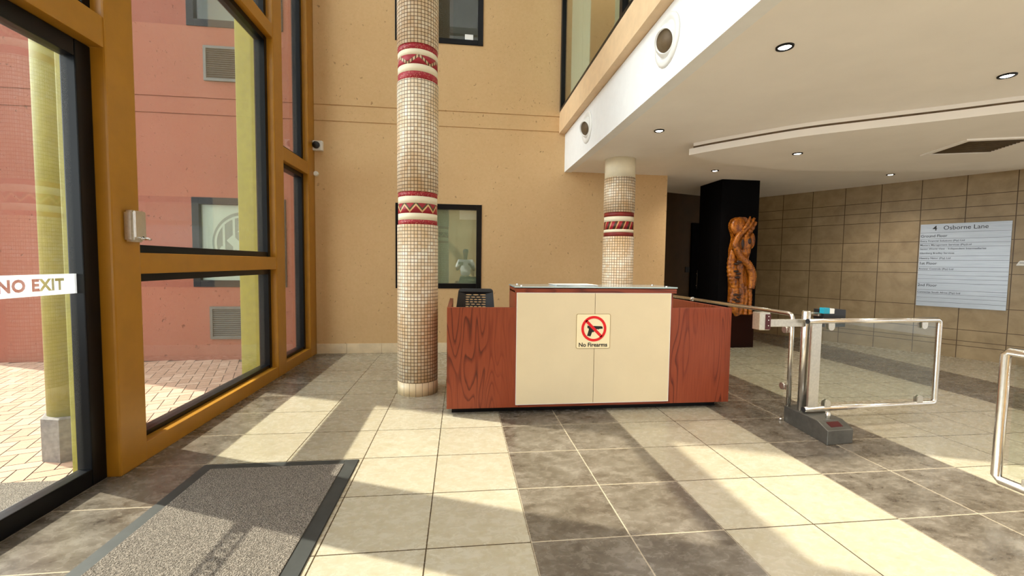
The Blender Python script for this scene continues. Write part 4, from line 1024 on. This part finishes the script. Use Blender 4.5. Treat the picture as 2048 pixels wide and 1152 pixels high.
# ---------------------------------------------------------------- the person taking the photograph, seen only as a reflection in the back window
def person(x, y):
    t = thing('person', (x, y, 0), 'person in white shirt and dark trousers standing behind the viewer holding a phone', 'person')
    def skin(name, mat, pts, edges, rad, par):
        me = bpy.data.meshes.new(name); me.from_pydata([Vector(p)-Vector((x, y, 0)) for p in pts], edges, [])
        o = bpy.data.objects.new(name, me); C.objects.link(o); o.parent = par
        sk_ = o.modifiers.new('skin', 'SKIN'); sk_.use_smooth_shade = True
        ss = o.modifiers.new('sub', 'SUBSURF'); ss.levels = 2; ss.render_levels = 2
        for v, r_ in zip(me.skin_vertices[0].data, rad): v.radius = r_ if isinstance(r_, tuple) else (r_, r_)
        me.skin_vertices[0].data[0].use_root = True
        me.materials.append(mat); WORLD[o] = Vector((x, y, 0)); return o
    P = lambda a, b, c: (x+a, y+b, c)
    body = skin('body', M['skin'], [P(0, 0, 1.42), P(0, 0.0, 1.50), P(0, 0.02, 1.57), P(0, 0.03, 1.66), P(0, 0.01, 1.74)], [(0, 1), (1, 2), (2, 3), (3, 4)], [0.07, 0.058, 0.075, 0.085, 0.06], t)
    MB().ball(P(0, 0.0, 1.70), (0.088, 0.10, 0.085)).build('hair', M['black_plastic'], body)
    MB().ball(P(0, 0.118, 1.62), (0.014, 0.02, 0.022), 2).build('nose', M['skin'], body)
    skin('shirt', M['shirt'], [P(0, 0, 0.93), P(0, 0, 1.12), P(0, 0, 1.33), P(0, 0, 1.44), P(-0.19, 0, 1.40), P(-0.27, 0.04, 1.18), P(0.19, 0, 1.40), P(0.27, 0.04, 1.18)],
         [(0, 1), (1, 2), (2, 3), (2, 4), (4, 5), (2, 6), (6, 7)], [(0.17, 0.12), (0.17, 0.115), (0.18, 0.12), 0.07, 0.075, 0.062, 0.075, 0.062], t)
    for s_ in (-1, 1):
        skin('arm', M['skin'], [P(s_*0.27, 0.04, 1.19), P(s_*0.26, 0.08, 1.13), P(s_*0.19, 0.20, 1.22), P(s_*0.13, 0.29, 1.30), P(s_*0.11, 0.32, 1.33)], [(0, 1), (1, 2), (2, 3), (3, 4)], [0.046, 0.044, 0.036, 0.027, 0.034], t)
        for k in range(4):
            skin('finger', M['skin'], [P(s_*0.11, 0.32, 1.335-k*0.018), P(s_*0.095, 0.335, 1.337-k*0.019), P(s_*0.075, 0.325, 1.337-k*0.019)], [(0, 1), (1, 2)], [0.009, 0.009, 0.008], t)
        skin('trouser_leg', M['trousers'], [P(s_*0.09, 0, 0.97), P(s_*0.10, 0.01, 0.52), P(s_*0.10, -0.01, 0.09)], [(0, 1), (1, 2)], [0.105, 0.075, 0.06], t)
        MB().ball(P(s_*0.10, 0.05, 0.042), (0.05, 0.14, 0.042)).build('shoe', M['black_plastic'], t)
person(-0.20, -2.36)
tag(MB().box(-0.42, -0.272, -2.045, -2.036, 1.30, 1.375, 0.003).build('phone', M['black_plastic']), 'black phone held level in front of the person in the white shirt', 'phone')
